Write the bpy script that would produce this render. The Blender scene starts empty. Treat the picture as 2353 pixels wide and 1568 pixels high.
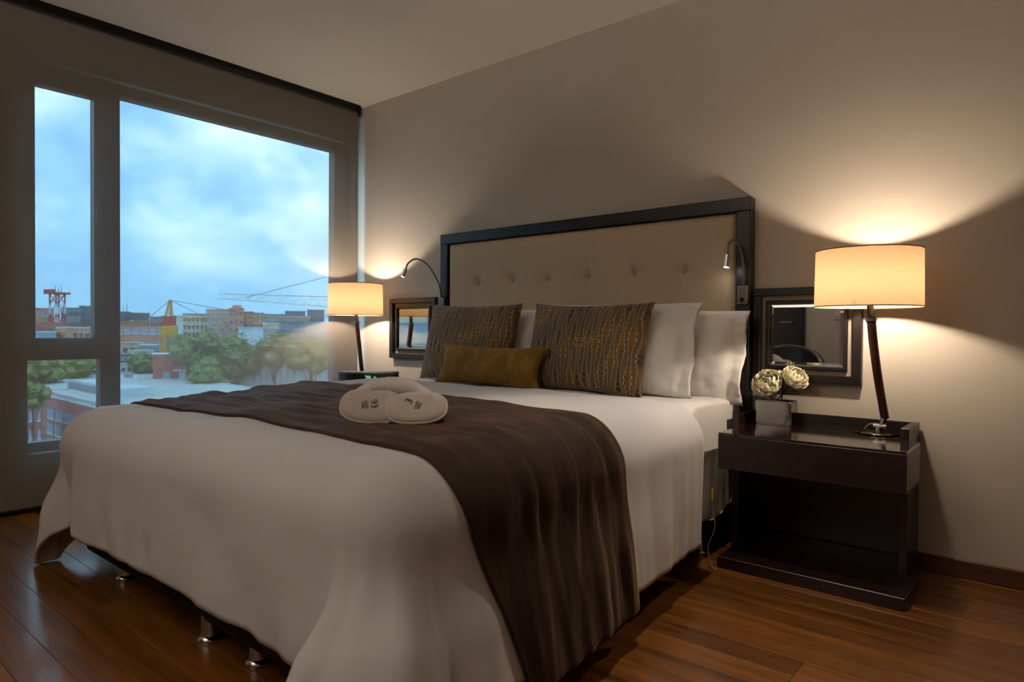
import bpy, bmesh, math, random
from mathutils import Vector, Matrix, noise
random.seed(7)
SC = bpy.context.scene
COL = SC.collection
pi = math.pi

# ------------------------------------------------------------------ camera
FPX = 1515.5
CAM = Vector((3.849, -2.903, 0.889))
YAW, PIT, ROLL = math.radians(39.732), math.radians(-0.853), math.radians(0.411)
_f = Vector((-math.sin(YAW) * math.cos(PIT), math.cos(YAW) * math.cos(PIT), math.sin(PIT)))
_r = Vector((math.cos(YAW), math.sin(YAW), 0))
_u = _r.cross(_f)
_c, _s = math.cos(ROLL), math.sin(ROLL)
RGT, UPV = _r * _c + _u * _s, _u * _c - _r * _s
cd = bpy.data.cameras.new('camera')
cam = bpy.data.objects.new('camera', cd)
COL.objects.link(cam)
cam.matrix_world = Matrix(((RGT.x, UPV.x, -_f.x, CAM.x), (RGT.y, UPV.y, -_f.y, CAM.y), (RGT.z, UPV.z, -_f.z, CAM.z), (0, 0, 0, 1)))
cd.sensor_width = 36.0
cd.lens = FPX / 2353 * 36.0
cd.clip_start = 0.05
cd.clip_end = 5000
cd.dof.use_dof = True
cd.dof.focus_distance = 2.9
cd.dof.aperture_fstop = 4.0
SC.camera = cam

# ------------------------------------------------------------------ look
SC.view_settings.view_transform = 'Standard'
SC.view_settings.look = 'None'
SC.view_settings.exposure = 0.14
SC.view_settings.gamma = 1.0
SC.view_settings.use_curve_mapping = False
SC.cycles.use_denoising = True
SC.cycles.max_bounces = 10
SC.cycles.diffuse_bounces = 5
SC.cycles.transparent_max_bounces = 16
SC.cycles.sample_clamp_indirect = 4.0
SC.cycles.caustics_reflective = False
SC.cycles.caustics_refractive = False

SKY = 15.0            # radiance scale of the dusk sky
BULB = 900.0         # emission of the table lamp bulbs
LED = 60.0           # emission of the reading light LEDs


def lamp_light(name, kind, loc, rot, watts, col, **kw):
    d = bpy.data.lights.new(name, kind)
    d.energy = watts
    d.color = col
    for k_, v_ in kw.items():
        setattr(d, k_, v_)
    o_ = bpy.data.objects.new(name, d)
    COL.objects.link(o_)
    o_.location = loc
    o_.rotation_euler = rot
    return o_


WARM = (1.0, 0.88, 0.76)
# recessed ceiling downlight over the foot of the bed, and an unseen uplight added behind the camera as ambient fill
lamp_light('ceiling_downlight', 'SPOT', (2.90, -1.05, 2.43), (0, 0, 0), 74, WARM, spot_size=math.radians(60), spot_blend=1.0, shadow_soft_size=0.04)
lamp_light('fill_uplight', 'AREA', (2.3, -3.6, 1.85), (math.pi, 0, 0), 52, (1.0, 0.95, 0.91), shape='DISK', size=0.4)


def lin(c):
    return tuple(((v / 255) / 12.92 if v / 255 <= 0.04045 else ((v / 255 + 0.055) / 1.055) ** 2.4) for v in c) + (1.0,)


class S:
    """tiny expression helper over shader math nodes"""
    def __init__(self, nt, sock):
        self.nt, self.s = nt, sock

    def _m(self, op, *a, clamp=False):
        n = self.nt.nodes.new('ShaderNodeMath')
        n.operation = op
        n.use_clamp = clamp
        for i, v in enumerate(a):
            if isinstance(v, S):
                self.nt.links.new(v.s, n.inputs[i])
            else:
                n.inputs[i].default_value = v
        return S(self.nt, n.outputs[0])

    def __add__(self, o): return self._m('ADD', self, o)
    def __radd__(self, o): return self._m('ADD', o, self)
    def __sub__(self, o): return self._m('SUBTRACT', self, o)
    def __rsub__(self, o): return self._m('SUBTRACT', o, self)
    def __mul__(self, o): return self._m('MULTIPLY', self, o)
    def __rmul__(self, o): return self._m('MULTIPLY', o, self)
    def __truediv__(self, o): return self._m('DIVIDE', self, o)
    def __rtruediv__(self, o): return self._m('DIVIDE', o, self)
    def f(self, op, *a): return self._m(op, self, *a)
    def clamp(self): return self._m('ADD', self, 0.0, clamp=True)


def new_mat(name):
    m = bpy.data.materials.new(name)
    m.use_nodes = True
    return m, m.node_tree, m.node_tree.nodes['Principled BSDF']


def texcoord(nt, out='Object', scale=(1, 1, 1), rot=(0, 0, 0)):
    tc = nt.nodes.new('ShaderNodeTexCoord')
    mp = nt.nodes.new('ShaderNodeMapping')
    mp.inputs['Scale'].default_value = scale
    mp.inputs['Rotation'].default_value = rot
    nt.links.new(tc.outputs[out], mp.inputs['Vector'])
    return mp.outputs[0]


def noise_tex(nt, vec, scale, detail=4, rough=0.5, dist=0.0):
    n = nt.nodes.new('ShaderNodeTexNoise')
    n.inputs['Scale'].default_value = scale
    n.inputs['Detail'].default_value = detail
    n.inputs['Roughness'].default_value = rough
    n.inputs['Distortion'].default_value = dist
    nt.links.new(vec, n.inputs['Vector'])
    return n.outputs['Fac']


def ramp(nt, fac, stops):
    r = nt.nodes.new('ShaderNodeValToRGB')
    e = r.color_ramp.elements
    while len(e) < len(stops):
        e.new(0.5)
    for i, (p, c) in enumerate(stops):
        e[i].position = p
        e[i].color = c
    nt.links.new(fac, r.inputs[0])
    return r.outputs[0]


def add_bump(nt, b, h, strength=0.2, dist=0.01):
    n = nt.nodes.new('ShaderNodeBump')
    n.inputs['Strength'].default_value = strength
    n.inputs['Distance'].default_value = dist
    nt.links.new(h, n.inputs['Height'])
    nt.links.new(n.outputs[0], b.inputs['Normal'])


def simple(name, c, rough=0.5, metal=0.0, var=0.06, vscale=20, stretch=(1, 1, 1), bump=0.0, bscale=200, coat=0.0, sheen=0.0, coord='Object', spec=0.5):
    """principled material with a little procedural colour variation"""
    m, nt, b = new_mat(name)
    v = texcoord(nt, coord, stretch)
    col = lin(c)
    lo = tuple(x * (1 - var) for x in col[:3]) + (1,)
    hi = tuple(min(1, x * (1 + var)) for x in col[:3]) + (1,)
    nz = noise_tex(nt, v, vscale, 5)
    nt.links.new(ramp(nt, nz, [(0.3, lo), (0.7, hi)]), b.inputs['Base Color'])
    b.inputs['Roughness'].default_value = rough
    b.inputs['Metallic'].default_value = metal
    b.inputs['Specular IOR Level'].default_value = spec
    b.inputs['Coat Weight'].default_value = coat
    b.inputs['Coat Roughness'].default_value = 0.08
    b.inputs['Sheen Weight'].default_value = sheen
    if bump:
        add_bump(nt, b, noise_tex(nt, v, bscale, 3), bump, 0.003)
    return m


def wood(name, dark, light, rough=0.3, scale=1.0, axis=0, coat=0.0, rnd=True):
    m, nt, b = new_mat(name)
    st = [14 * scale] * 3
    st[axis] = 0.9 * scale
    v = texcoord(nt, 'Object', st)
    if rnd:
        oi = nt.nodes.new('ShaderNodeObjectInfo')
        ad = nt.nodes.new('ShaderNodeVectorMath')
        ad.operation = 'MULTIPLY_ADD'
        nt.links.new(oi.outputs['Random'], ad.inputs[0])
        ad.inputs[1].default_value = (37, 91, 53)
        nt.links.new(v, ad.inputs[2])
        v = ad.outputs[0]
    n1 = S(nt, noise_tex(nt, v, 2.2, 6, 0.6, 0.6))
    n2 = S(nt, noise_tex(nt, v, 9.0, 3, 0.5))
    fac = n1 * 0.7 + n2 * 0.3
    if rnd:
        fac = fac + (S(nt, oi.outputs['Random']) - 0.5) * 0.16
    nt.links.new(ramp(nt, fac.s, [(0.3, lin(dark)), (0.7, lin(light))]), b.inputs['Base Color'])
    b.inputs['Roughness'].default_value = rough
    b.inputs['Coat Weight'].default_value = coat
    b.inputs['Coat Roughness'].default_value = 0.1
    add_bump(nt, b, fac.s, 0.05, 0.002)
    return m


def emit(name, c, s):
    m, nt, b = new_mat(name)
    b.inputs['Base Color'].default_value = (0.8, 0.8, 0.8, 1)
    b.inputs['Emission Color'].default_value = c
    b.inputs['Emission Strength'].default_value = s
    return m


# ------------------------------------------------------------------ sky
w = bpy.data.worlds.new('dusk_sky')
SC.world = w
w.use_nodes = True
nt = w.node_tree
bg = nt.nodes['Background']
tc = nt.nodes.new('ShaderNodeTexCoord')
sep = nt.nodes.new('ShaderNodeSeparateXYZ')
nt.links.new(tc.outputs['Generated'], sep.inputs[0])
mp = nt.nodes.new('ShaderNodeMapping')
mp.inputs['Scale'].default_value = (1.0, 1.0, 1.7)
mp.inputs['Location'].default_value = (0.35, 0.1, 0.2)
nt.links.new(tc.outputs['Generated'], mp.inputs['Vector'])
n1 = S(nt, noise_tex(nt, mp.outputs[0], 3.4, 7, 0.55, 0.35))
n2 = S(nt, noise_tex(nt, mp.outputs[0], 9.0, 5, 0.6, 0.2))
cl = n1 * 0.68 + n2 * 0.32
sky_col = ramp(nt, cl.s, [(0.36, (0.11, 0.30, 0.55, 1)), (0.46, (0.20, 0.43, 0.66, 1)), (0.55, (0.35, 0.57, 0.74, 1)), (0.66, (0.60, 0.78, 0.88, 1))])
mix = nt.nodes.new('ShaderNodeMix')
mix.data_type = 'RGBA'
hz = (S(nt, sep.outputs['Z']) * -5.5 + 0.85).clamp()
nt.links.new(hz.s, mix.inputs[0])
nt.links.new(sky_col, mix.inputs[6])
mix.inputs[7].default_value = (0.15, 0.35, 0.53, 1)
nt.links.new(mix.outputs[2], bg.inputs['Color'])
bg.inputs['Strength'].default_value = SKY

# ------------------------------------------------------------------ mesh helpers


class MB:
    def __init__(self):
        self.v, self.f, self.m = [], [], []

    def add(self, vs, fs, mi=0):
        o = len(self.v)
        self.v += [tuple(p) for p in vs]
        self.f += [tuple(i + o for i in q) for q in fs]
        self.m += [mi] * len(fs)
        return self

    def box(self, x0, x1, y0, y1, z0, z1, bev=0.0, mi=0):
        bm = bmesh.new()
        bmesh.ops.create_cube(bm, size=1.0)
        for p in bm.verts:
            p.co = Vector((x0 + (p.co.x + .5) * (x1 - x0), y0 + (p.co.y + .5) * (y1 - y0), z0 + (p.co.z + .5) * (z1 - z0)))
        if bev > 0:
            bmesh.ops.bevel(bm, geom=bm.edges[:], offset=bev, segments=2 if bev > 0.004 else 1, profile=0.5, affect='EDGES')
        self.bm(bm, mi)
        return self

    def bm(self, bm, mi=0):
        bm.verts.index_update()
        self.add([p.co for p in bm.verts], [[q.index for q in f.verts] for f in bm.faces], mi)
        bm.free()

    def tube(self, pts, rad, n=12, cap=True, mi=0, sx=1.0):
        pts = [Vector(p) for p in pts]
        rs = rad if isinstance(rad, (list, tuple)) else [rad] * len(pts)
        vs, fs = [], []
        t0 = (pts[1] - pts[0]).normalized()
        a = t0.orthogonal().normalized()
        for i, p in enumerate(pts):
            t = (pts[min(i + 1, len(pts) - 1)] - pts[max(i - 1, 0)]).normalized()
            a = (a - t * a.dot(t)).normalized()
            b = t.cross(a)
            for k in range(n):
                an = 2 * pi * k / n
                vs.append(p + (a * math.cos(an) * sx + b * math.sin(an)) * rs[i])
        for i in range(len(pts) - 1):
            for k in range(n):
                fs.append((i * n + k, i * n + (k + 1) % n, (i + 1) * n + (k + 1) % n, (i + 1) * n + k))
        if cap:
            fs.append(tuple(range(n))[::-1])
            fs.append(tuple((len(pts) - 1) * n + k for k in range(n)))
        self.add(vs, fs, mi)
        return self

    def lathe(self, prof, n=32, c=(0, 0, 0), mi=0):
        vs, fs = [], []
        for r, z in prof:
            for k in range(n):
                an = 2 * pi * k / n
                vs.append((c[0] + r * math.cos(an), c[1] + r * math.sin(an), c[2] + z))
        for i in range(len(prof) - 1):
            for k in range(n):
                fs.append((i * n + k, i * n + (k + 1) % n, (i + 1) * n + (k + 1) % n, (i + 1) * n + k))
        if prof[0][0] > 0.0005:
            fs.append(tuple(range(n))[::-1])
        if prof[-1][0] > 0.0005:
            fs.append(tuple((len(prof) - 1) * n + k for k in range(n)))
        self.add(vs, fs, mi)
        return self

    def grid(self, fn, nu, nv, closed_u=False, mi=0):
        vs = [fn(i / nu, j / nv) for j in range(nv + 1) for i in range(nu + 1)]
        fs = []
        for j in range(nv):
            for i in range(nu):
                a = j * (nu + 1) + i
                fs.append((a, a + 1, a + nu + 2, a + nu + 1))
        self.add(vs, fs, mi)
        return self

    def prism(self, poly, z0, z1, mi=0):
        n = len(poly)
        vs = [(x, y, z0) for x, y in poly] + [(x, y, z1) for x, y in poly]
        fs = [tuple(range(n))[::-1], tuple(range(n, 2 * n))] + [(i, (i + 1) % n, n + (i + 1) % n, n + i) for i in range(n)]
        self.add(vs, fs, mi)
        return self

    def mesh(self, name, mats, smooth=False):
        me = bpy.data.meshes.new(name)
        me.from_pydata(self.v, [], self.f)
        for m in (mats if isinstance(mats, (list, tuple)) else [mats]):
            me.materials.append(m)
        me.polygons.foreach_set('material_index', self.m)
        bm = bmesh.new()
        bm.from_mesh(me)
        bmesh.ops.recalc_face_normals(bm, faces=bm.faces[:])
        bm.to_mesh(me)
        bm.free()
        if smooth:
            me.polygons.foreach_set('use_smooth', [True] * len(me.polygons))
            if smooth == 'auto':
                me.set_sharp_from_angle(angle=math.radians(38))
        me.update()
        return me

    def build(self, name, mats, parent=None, smooth=False):
        return link(name, self.mesh(name, mats, smooth), parent)


def link(name, data, parent=None):
    o = bpy.data.objects.new(name, data)
    COL.objects.link(o)
    if parent:
        o.parent = parent
    return o


def tag(o, label, cat, group=None, kind=None):
    o['label'] = label
    o['category'] = cat
    if group:
        o['group'] = group
    if kind:
        o['kind'] = kind
    return o


def thing(name, label, cat, loc=(0, 0, 0), rz=0.0, group=None):
    o = bpy.data.objects.new(name, None)
    COL.objects.link(o)
    o.location = loc
    o.rotation_euler = (0, 0, rz)
    o.empty_display_size = 0.1
    return tag(o, label, cat, group)


def struct(o):
    o['kind'] = 'structure'
    return o


def copy_tree(o, parent=None):
    c = o.copy()
    COL.objects.link(c)
    c.parent = parent
    for ch in list(o.children):
        copy_tree(ch, c)
    return c


def modif(o, kind, **kw):
    m = o.modifiers.new(kind.lower(), kind)
    for k, v in kw.items():
        setattr(m, k, v)
    return o


def smooth01(x):
    x = max(0.0, min(1.0, x))
    return x * x * (3 - 2 * x)


def bez(p, n):
    """catmull-rom through the points p"""
    p = [Vector(q) for q in p]
    q = [p[0] * 2 - p[1]] + p + [p[-1] * 2 - p[-2]]
    out = []
    for i in range(1, len(q) - 2):
        for k in range(n):
            t = k / n
            out.append(0.5 * ((2 * q[i]) + (q[i + 1] - q[i - 1]) * t + (2 * q[i - 1] - 5 * q[i] + 4 * q[i + 1] - q[i + 2]) * t * t + (3 * q[i] - q[i - 1] - 3 * q[i + 1] + q[i + 2]) * t ** 3))
    out.append(p[-1])
    return out


# ------------------------------------------------------------------ materials
M = {}
M['wall'] = simple('wall_paint', (192, 182, 168), 0.75, var=0.02, vscale=3, bump=0.04, bscale=300, spec=0.25)
M['ceil'] = simple('ceiling_paint', (206, 198, 186), 0.85, var=0.015, vscale=2, spec=0.2)
M['reveal'] = simple('reveal_paint', (205, 203, 198), 0.6, var=0.02)
M['alu'] = simple('bronze_window_frame', (92, 84, 76), 0.45, var=0.05)
M['floor'] = wood('bamboo_plank', (64, 37, 12), (136, 83, 31), 0.3, 1.0, 0, coat=0.3)
M['slab'] = simple('dark_subfloor', (40, 24, 14), 0.8)
M['base'] = wood('baseboard_wood', (62, 36, 24), (96, 58, 38), 0.4, 1.0, 0)
M['wenge'] = wood('wenge_veneer', (22, 10, 9), (42, 20, 18), 0.34, 1.3, 0, coat=0.08, rnd=False)
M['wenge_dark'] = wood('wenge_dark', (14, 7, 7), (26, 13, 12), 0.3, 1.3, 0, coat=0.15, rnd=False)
M['black'] = wood('black_lacquered_wood', (17, 16, 19), (26, 25, 29), 0.35, 1.3, 0, rnd=False)
M['frame'] = wood('dark_picture_frame', (13, 10, 10), (22, 18, 16), 0.35, 1.3, 0, rnd=False)
M['liner'] = simple('taupe_liner', (150, 138, 122), 0.7, var=0.03)
M['chrome'] = simple('chrome', (205, 205, 208), 0.12, 1.0, var=0.02)
M['steel'] = simple('brushed_steel', (150, 148, 146), 0.3, 1.0, var=0.04)
M['gunmetal'] = simple('grey_metal', (110, 106, 104), 0.35, 0.9, var=0.04)
M['blackmetal'] = simple('black_metal', (26, 25, 27), 0.25, 0.6, var=0.04)
M['mirror'] = simple('mirror_silver', (225, 227, 226), 0.015, 1.0, var=0.005)
M['sheet'] = simple('white_cotton_sheet', (216, 212, 208), 0.8, var=0.02, vscale=4, bump=0.05, bscale=700, sheen=0.1, spec=0.2)
M['duvet'] = simple('white_cotton_duvet', (202, 198, 197), 0.8, var=0.02, vscale=4, stretch=(1, 1, .45), bump=0.8, bscale=11, sheen=0.1, spec=0.2)
M['case'] = simple('white_pillowcase', (232, 228, 222), 0.8, var=0.02, vscale=6, bump=0.9, bscale=22, sheen=0.1, spec=0.2)
M['terry'] = simple('white_terry', (196, 188, 182), 0.95, var=0.04, vscale=60, bump=0.3, bscale=500, spec=0.15)
M['basefab'] = simple('dark_brown_bed_base', (34, 25, 24), 0.85, var=0.1, bump=0.1, bscale=300, spec=0.2)
M['plastic'] = simple('black_plastic', (22, 22, 24), 0.3, var=0.05)
M['cord'] = simple('grey_cord', (120, 112, 104), 0.5)
M['ink'] = simple('dark_grey_ink', (46, 44, 46), 0.8)
M['stem'] = simple('dark_green_stem', (34, 48, 22), 0.6, var=0.2)
M['leaf'] = simple('dark_leaf', (36, 46, 24), 0.5, var=0.25, vscale=60)
M['switch'] = simple('white_switch', (205, 200, 192), 0.4)
M['yellowtag'] = simple('yellow_tag', (200, 170, 40), 0.5)
M['leather'] = simple('dark_leather', (38, 28, 26), 0.4, var=0.15, bump=0.15, bscale=120)
M['bulb'] = emit('warm_bulb', (1.0, 0.83, 0.64, 1), BULB)
M['led'] = emit('led_face', (1.0, 0.88, 0.80, 1), LED)
M['clock'] = emit('green_display', (0.01, 0.62, 0.32, 1), 0.4)

# velvet runner
m, nt, b = new_mat('brown_velvet')
v = texcoord(nt, 'Object')
a = S(nt, noise_tex(nt, v, 5, 5, 0.6, 0.8))
nt.links.new(ramp(nt, a.s, [(0.3, lin((38, 26, 21))), (0.75, lin((60, 43, 34)))]), b.inputs['Base Color'])
b.inputs['Roughness'].default_value = 0.75
b.inputs['Specular IOR Level'].default_value = 0.2
b.inputs['Sheen Weight'].default_value = 0.45
b.inputs['Sheen Roughness'].default_value = 0.35
b.inputs['Sheen Tint'].default_value = lin((190, 150, 120))
add_bump(nt, b, noise_tex(nt, v, 45, 4, 0.6), 0.25, 0.004)
M['velvet'] = m
# ochre velvet
m, nt, b = new_mat('ochre_velvet')
v = texcoord(nt, 'Object')
a = S(nt, noise_tex(nt, v, 9, 5, 0.6, 1.2))
nt.links.new(ramp(nt, a.s, [(0.3, lin((94, 70, 28))), (0.75, lin((138, 104, 50)))]), b.inputs['Base Color'])
b.inputs['Roughness'].default_value = 0.8
b.inputs['Specular IOR Level'].default_value = 0.15
b.inputs['Sheen Weight'].default_value = 0.4
b.inputs['Sheen Roughness'].default_value = 0.4
b.inputs['Sheen Tint'].default_value = lin((230, 190, 110))
add_bump(nt, b, noise_tex(nt, v, 60, 4, 0.6), 0.2, 0.003)
M['ochre'] = m
# linen headboard
m, nt, b = new_mat('beige_linen')
vx = texcoord(nt, 'Object', (90, 90, 900))
vz = texcoord(nt, 'Object', (900, 90, 90))
a = S(nt, noise_tex(nt, vx, 1.0, 3)) + S(nt, noise_tex(nt, vz, 1.0, 3))
nt.links.new(ramp(nt, (a * 0.5).s, [(0.3, lin((168, 149, 124))), (0.7, lin((204, 186, 158)))]), b.inputs['Base Color'])
b.inputs['Roughness'].default_value = 0.9
b.inputs['Specular IOR Level'].default_value = 0.15
add_bump(nt, b, a.s, 0.25, 0.002)
M['linen'] = m
# lamp shade: thin translucent cloth
m = bpy.data.materials.new('lamp_shade_cloth')
m.use_nodes = True
nt = m.node_tree
nt.nodes.clear()
out = nt.nodes.new('ShaderNodeOutputMaterial')
df = nt.nodes.new('ShaderNodeBsdfDiffuse')
tl = nt.nodes.new('ShaderNodeBsdfTranslucent')
mx = nt.nodes.new('ShaderNodeMixShader')
v = texcoord(nt, 'Object', (20, 20, 400))
cl_ = ramp(nt, noise_tex(nt, v, 1.5, 3), [(0.3, lin((216, 176, 130))), (0.7, lin((228, 190, 146)))])
nt.links.new(cl_, df.inputs[0])
nt.links.new(cl_, tl.inputs[0])
mx.inputs[0].default_value = 0.115
nt.links.new(df.outputs[0], mx.inputs[1])
nt.links.new(tl.outputs[0], mx.inputs[2])
nt.links.new(mx.outputs[0], out.inputs[0])
M['shade'] = m
# sun-screen fabric of the roller blind: open weave, part see-through
OPEN = 0.10
m = bpy.data.materials.new('screen_fabric')
m.use_nodes = True
nt = m.node_tree
nt.nodes.clear()
out = nt.nodes.new('ShaderNodeOutputMaterial')
df = nt.nodes.new('ShaderNodeBsdfDiffuse')
tr = nt.nodes.new('ShaderNodeBsdfTransparent')
mx = nt.nodes.new('ShaderNodeMixShader')
v = texcoord(nt, 'Object', (1, 350, 350))
nt.links.new(ramp(nt, noise_tex(nt, v, 1.0, 2), [(0.3, lin((112, 103, 92))), (0.7, lin((126, 117, 104)))]), df.inputs[0])
mx.inputs[0].default_value = OPEN
ts = nt.nodes.new('ShaderNodeBsdfTranslucent')       # a little light scatters through the yarn
ts.inputs[0].default_value = (0.012, 0.012, 0.012, 1)
ads = nt.nodes.new('ShaderNodeAddShader')
nt.links.new(df.outputs[0], ads.inputs[0])
nt.links.new(ts.outputs[0], ads.inputs[1])
nt.links.new(ads.outputs[0], mx.inputs[1])
nt.links.new(tr.outputs[0], mx.inputs[2])
nt.links.new(mx.outputs[0], out.inputs[0])
M['screen'] = m
# thin window glass
m = bpy.data.materials.new('window_glass')
m.use_nodes = True
nt = m.node_tree
nt.nodes.clear()
out = nt.nodes.new('ShaderNodeOutputMaterial')
gl = nt.nodes.new('ShaderNodeBsdfGlossy')
gl.inputs['Roughness'].default_value = 0.02
tr = nt.nodes.new('ShaderNodeBsdfTransparent')
tr.inputs[0].default_value = (0.97, 0.985, 0.98, 1)
mx = nt.nodes.new('ShaderNodeMixShader')
fr = nt.nodes.new('ShaderNodeFresnel')
fr.inputs[0].default_value = 1.25
geo = nt.nodes.new('ShaderNodeNewGeometry')
fac_ = S(nt, fr.outputs[0]) * (1.0 - S(nt, geo.outputs['Backfacing']))   # no false total reflection on the way out
nt.links.new(fac_.s, mx.inputs[0])
nt.links.new(tr.outputs[0], mx.inputs[1])
nt.links.new(gl.outputs[0], mx.inputs[2])
nt.links.new(mx.outputs[0], out.inputs[0])
M['glass'] = m
# cream petal, slightly translucent
m, nt, b = new_mat('cream_petal')
v = texcoord(nt, 'Object')
nt.links.new(ramp(nt, noise_tex(nt, v, 40, 3), [(0.3, lin((226, 216, 178))), (0.7, lin((244, 238, 214)))]), b.inputs['Base Color'])
b.inputs['Roughness'].default_value = 0.6
b.inputs['Subsurface Weight'].default_value = 0.15
b.inputs['Subsurface Radius'].default_value = (0.01, 0.008, 0.004)
M['petal'] = m
# printed velvet: columns of graded ovals with pale crescents on grey
m, nt, b = new_mat('oval_print_velvet')
uv = nt.nodes.new('ShaderNodeUVMap')
sp = nt.nodes.new('ShaderNodeSeparateXYZ')
nt.links.new(uv.outputs[0], sp.inputs[0])
U, V = S(nt, sp.outputs[0]), S(nt, sp.outputs[1])
cu = U * 16.0
ci = cu.f('FLOOR')
lu = cu - ci - 0.5
wn = nt.nodes.new('ShaderNodeTexWhiteNoise')
wn.noise_dimensions = '1D'
nt.links.new(ci.s, wn.inputs['W'])
ph = S(nt, wn.outputs['Value'])
K, A, OM = 38.0, 0.68, 22.4
arg = V * OM + ph * 6.283
ww = V * K + arg.f('SINE') * A + ph * 7.0
dw = K + arg.f('COSINE') * (A * OM)          # ovals per unit height
cell = ww - ww.f('FLOOR') - 0.5
hw = (11.5 / dw).f('MINIMUM', 0.55)     # half width of the oval in column units
e1 = (lu / hw).f('POWER', 2.0)
rr = e1 + (cell * 2.0).f('POWER', 2.0)
inside = rr.f('LESS_THAN', 0.66)
ringb = rr.f('LESS_THAN', 1.0) * (1.0 - rr.f('LESS_THAN', 0.66)) * e1.f('GREATER_THAN', 0.3)
nv = texcoord(nt, 'Object')
blot = S(nt, noise_tex(nt, nv, 7, 3, 0.5, 0.5))
oval_c = ramp(nt, blot.s, [(0.38, lin((66, 44, 16))), (0.62, lin((128, 92, 30)))])
gray_c = ramp(nt, noise_tex(nt, nv, 120, 3), [(0.3, lin((78, 68, 58))), (0.7, lin((98, 86, 74)))])
m1 = nt.nodes.new('ShaderNodeMix'); m1.data_type = 'RGBA'
nt.links.new(inside.s, m1.inputs[0]); nt.links.new(gray_c, m1.inputs[6]); nt.links.new(oval_c, m1.inputs[7])
m2 = nt.nodes.new('ShaderNodeMix'); m2.data_type = 'RGBA'
nt.links.new(ringb.s, m2.inputs[0]); nt.links.new(m1.outputs[2], m2.inputs[6]); m2.inputs[7].default_value = lin((184, 152, 112))
nt.links.new(m2.outputs[2], b.inputs['Base Color'])
b.inputs['Roughness'].default_value = 0.75
b.inputs['Specular IOR Level'].default_value = 0.2
b.inputs['Sheen Weight'].default_value = 0.2
add_bump(nt, b, (inside * 0.6 + S(nt, noise_tex(nt, nv, 150, 2)) * 0.3).s, 0.3, 0.003)
M['print'] = m

# ------------------------------------------------------------------ room shell
RX, RY, CH = 4.9, -4.3, 2.45
WY0, WY1, WZ0, WZ1 = -1.947, -0.03, 0.272, 2.197      # window opening in the left wall
fl = MB().box(-0.2, RX + .1, RY - .1, 0.1, -0.12, -0.016).build('floor', M['slab'])
struct(fl)
rowh = 0.1
rows = int(-RY / rowh)
pl_len = [1.83, 1.22, 0.92]
pmesh = {}


def plank_mesh(L, wd=0.1):
    k = (round(L, 3), wd)
    if k not in pmesh:
        pmesh[k] = MB().box(0, L - 0.0008, 0, wd - 0.0008, -0.014, 0, 0.0008).mesh('plank', M['floor'])
    return pmesh[k]


for r in range(-1, rows):
    y = -rowh * (r + 1) - 0.03
    first = random.choice([0.6, 0.9, 1.2, 1.5])
    xs = 0.0
    while xs < RX - 0.05:
        L = first if xs == 0 else 1.83
        L = min(L, RX - xs)
        o = link('plank', plank_mesh(L, 0.1 if r >= 0 else 0.03), fl)
        o.location = (xs, y, 0)
        xs += L
struct(MB().box(-0.2, RX + .1, RY - .1, 0.1, CH, CH + .12).build('ceiling', M['ceil']))
struct(MB().box(-0.2, RX + .1, 0, 0.1, 0, CH).build('wall_back', M['wall']))
struct(MB().box(RX, RX + .1, RY, 0, 0, CH).build('wall_right', M['wall']))
struct(MB().box(-0.2, RX + .1, RY - .1, RY, 0, CH).build('wall_front', M['wall']))
wl = MB()
wl.box(-0.16, 0, RY, WY0, 0, CH)
wl.box(-0.16, 0, WY0, 0, 0, WZ0)
wl.box(-0.16, 0, WY0, 0, WZ1, CH)
wl.box(-0.16, 0, WY1, 0, WZ0, WZ1)
struct(wl.build('wall_left', M['reveal']))
# ledge above the window head, just under the ceiling pocket
struct(MB().box(0.0, 0.018, RY, -0.004, 2.335, CH, 0.004).build('trim_1', M['reveal']))
struct(MB().box(0.0, RX, -0.012, 0.0, 0, 0.066, 0.003).build('baseboard_back', M['base']))
struct(MB().box(0.0, 0.014, RY, -0.012, 0, 0.05, 0.003).build('baseboard_left', M['base']))
struct(MB().box(RX - 0.012, RX, RY, -0.012, 0, 0.066, 0.003).build('baseboard_right', M['base']))
struct(MB().box(1.85, RX - 0.012, RY, RY + 0.012, 0, 0.066, 0.003).build('baseboard_front', M['base']))
# window: bronze frame, sashes and three panes
win = struct(MB().box(-0.125, -0.055, WY0, WY0 + 0.012, WZ0, WZ1).build('window_1', M['alu']))
FX0, FX1 = -0.125, -0.055


def wpart(name, y0, y1, z0, z1, x0=FX0, x1=FX1, mat='alu', bev=0.003):
    return MB().box(x0, x1, y0, y1, z0, z1, bev).build(name, M[mat], win)


wpart('frame_top', WY0 + .012, WY1, 2.134, WZ1)
wpart('frame_bottom', WY0 + .012, WY1, WZ0, 0.318)
wpart('frame_side', -0.153, WY1, 0.318, 2.134)
wpart('mullion', -1.612, -1.515, 0.318, 2.134)
wpart('transom', WY0 + .012, -1.612, 0.727, 0.800)
wpart('frame_bar', WY0 + .012, -1.612, 2.110, 2.134)
sash = wpart('sash', WY0 + .012, -1.900, 0.838, 2.094, -0.115, -0.048)
MB().box(-0.115, -0.05, -1.640, -1.612, 0.838, 2.094, .003).build('sash_stile', M['alu'], win)
MB().box(-0.115, -0.05, WY0 + .012, -1.612, 0.800, 0.838, .003).build('sash_rail', M['alu'], win)
MB().box(-0.115, -0.05, WY0 + .012, -1.612, 2.094, 2.110, .003).build('sash_rail', M['alu'], win)
MB().box(-0.05, -0.03, -1.634, -1.618, 1.42, 1.52, .004).build('window_handle', M['steel'], win)
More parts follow.
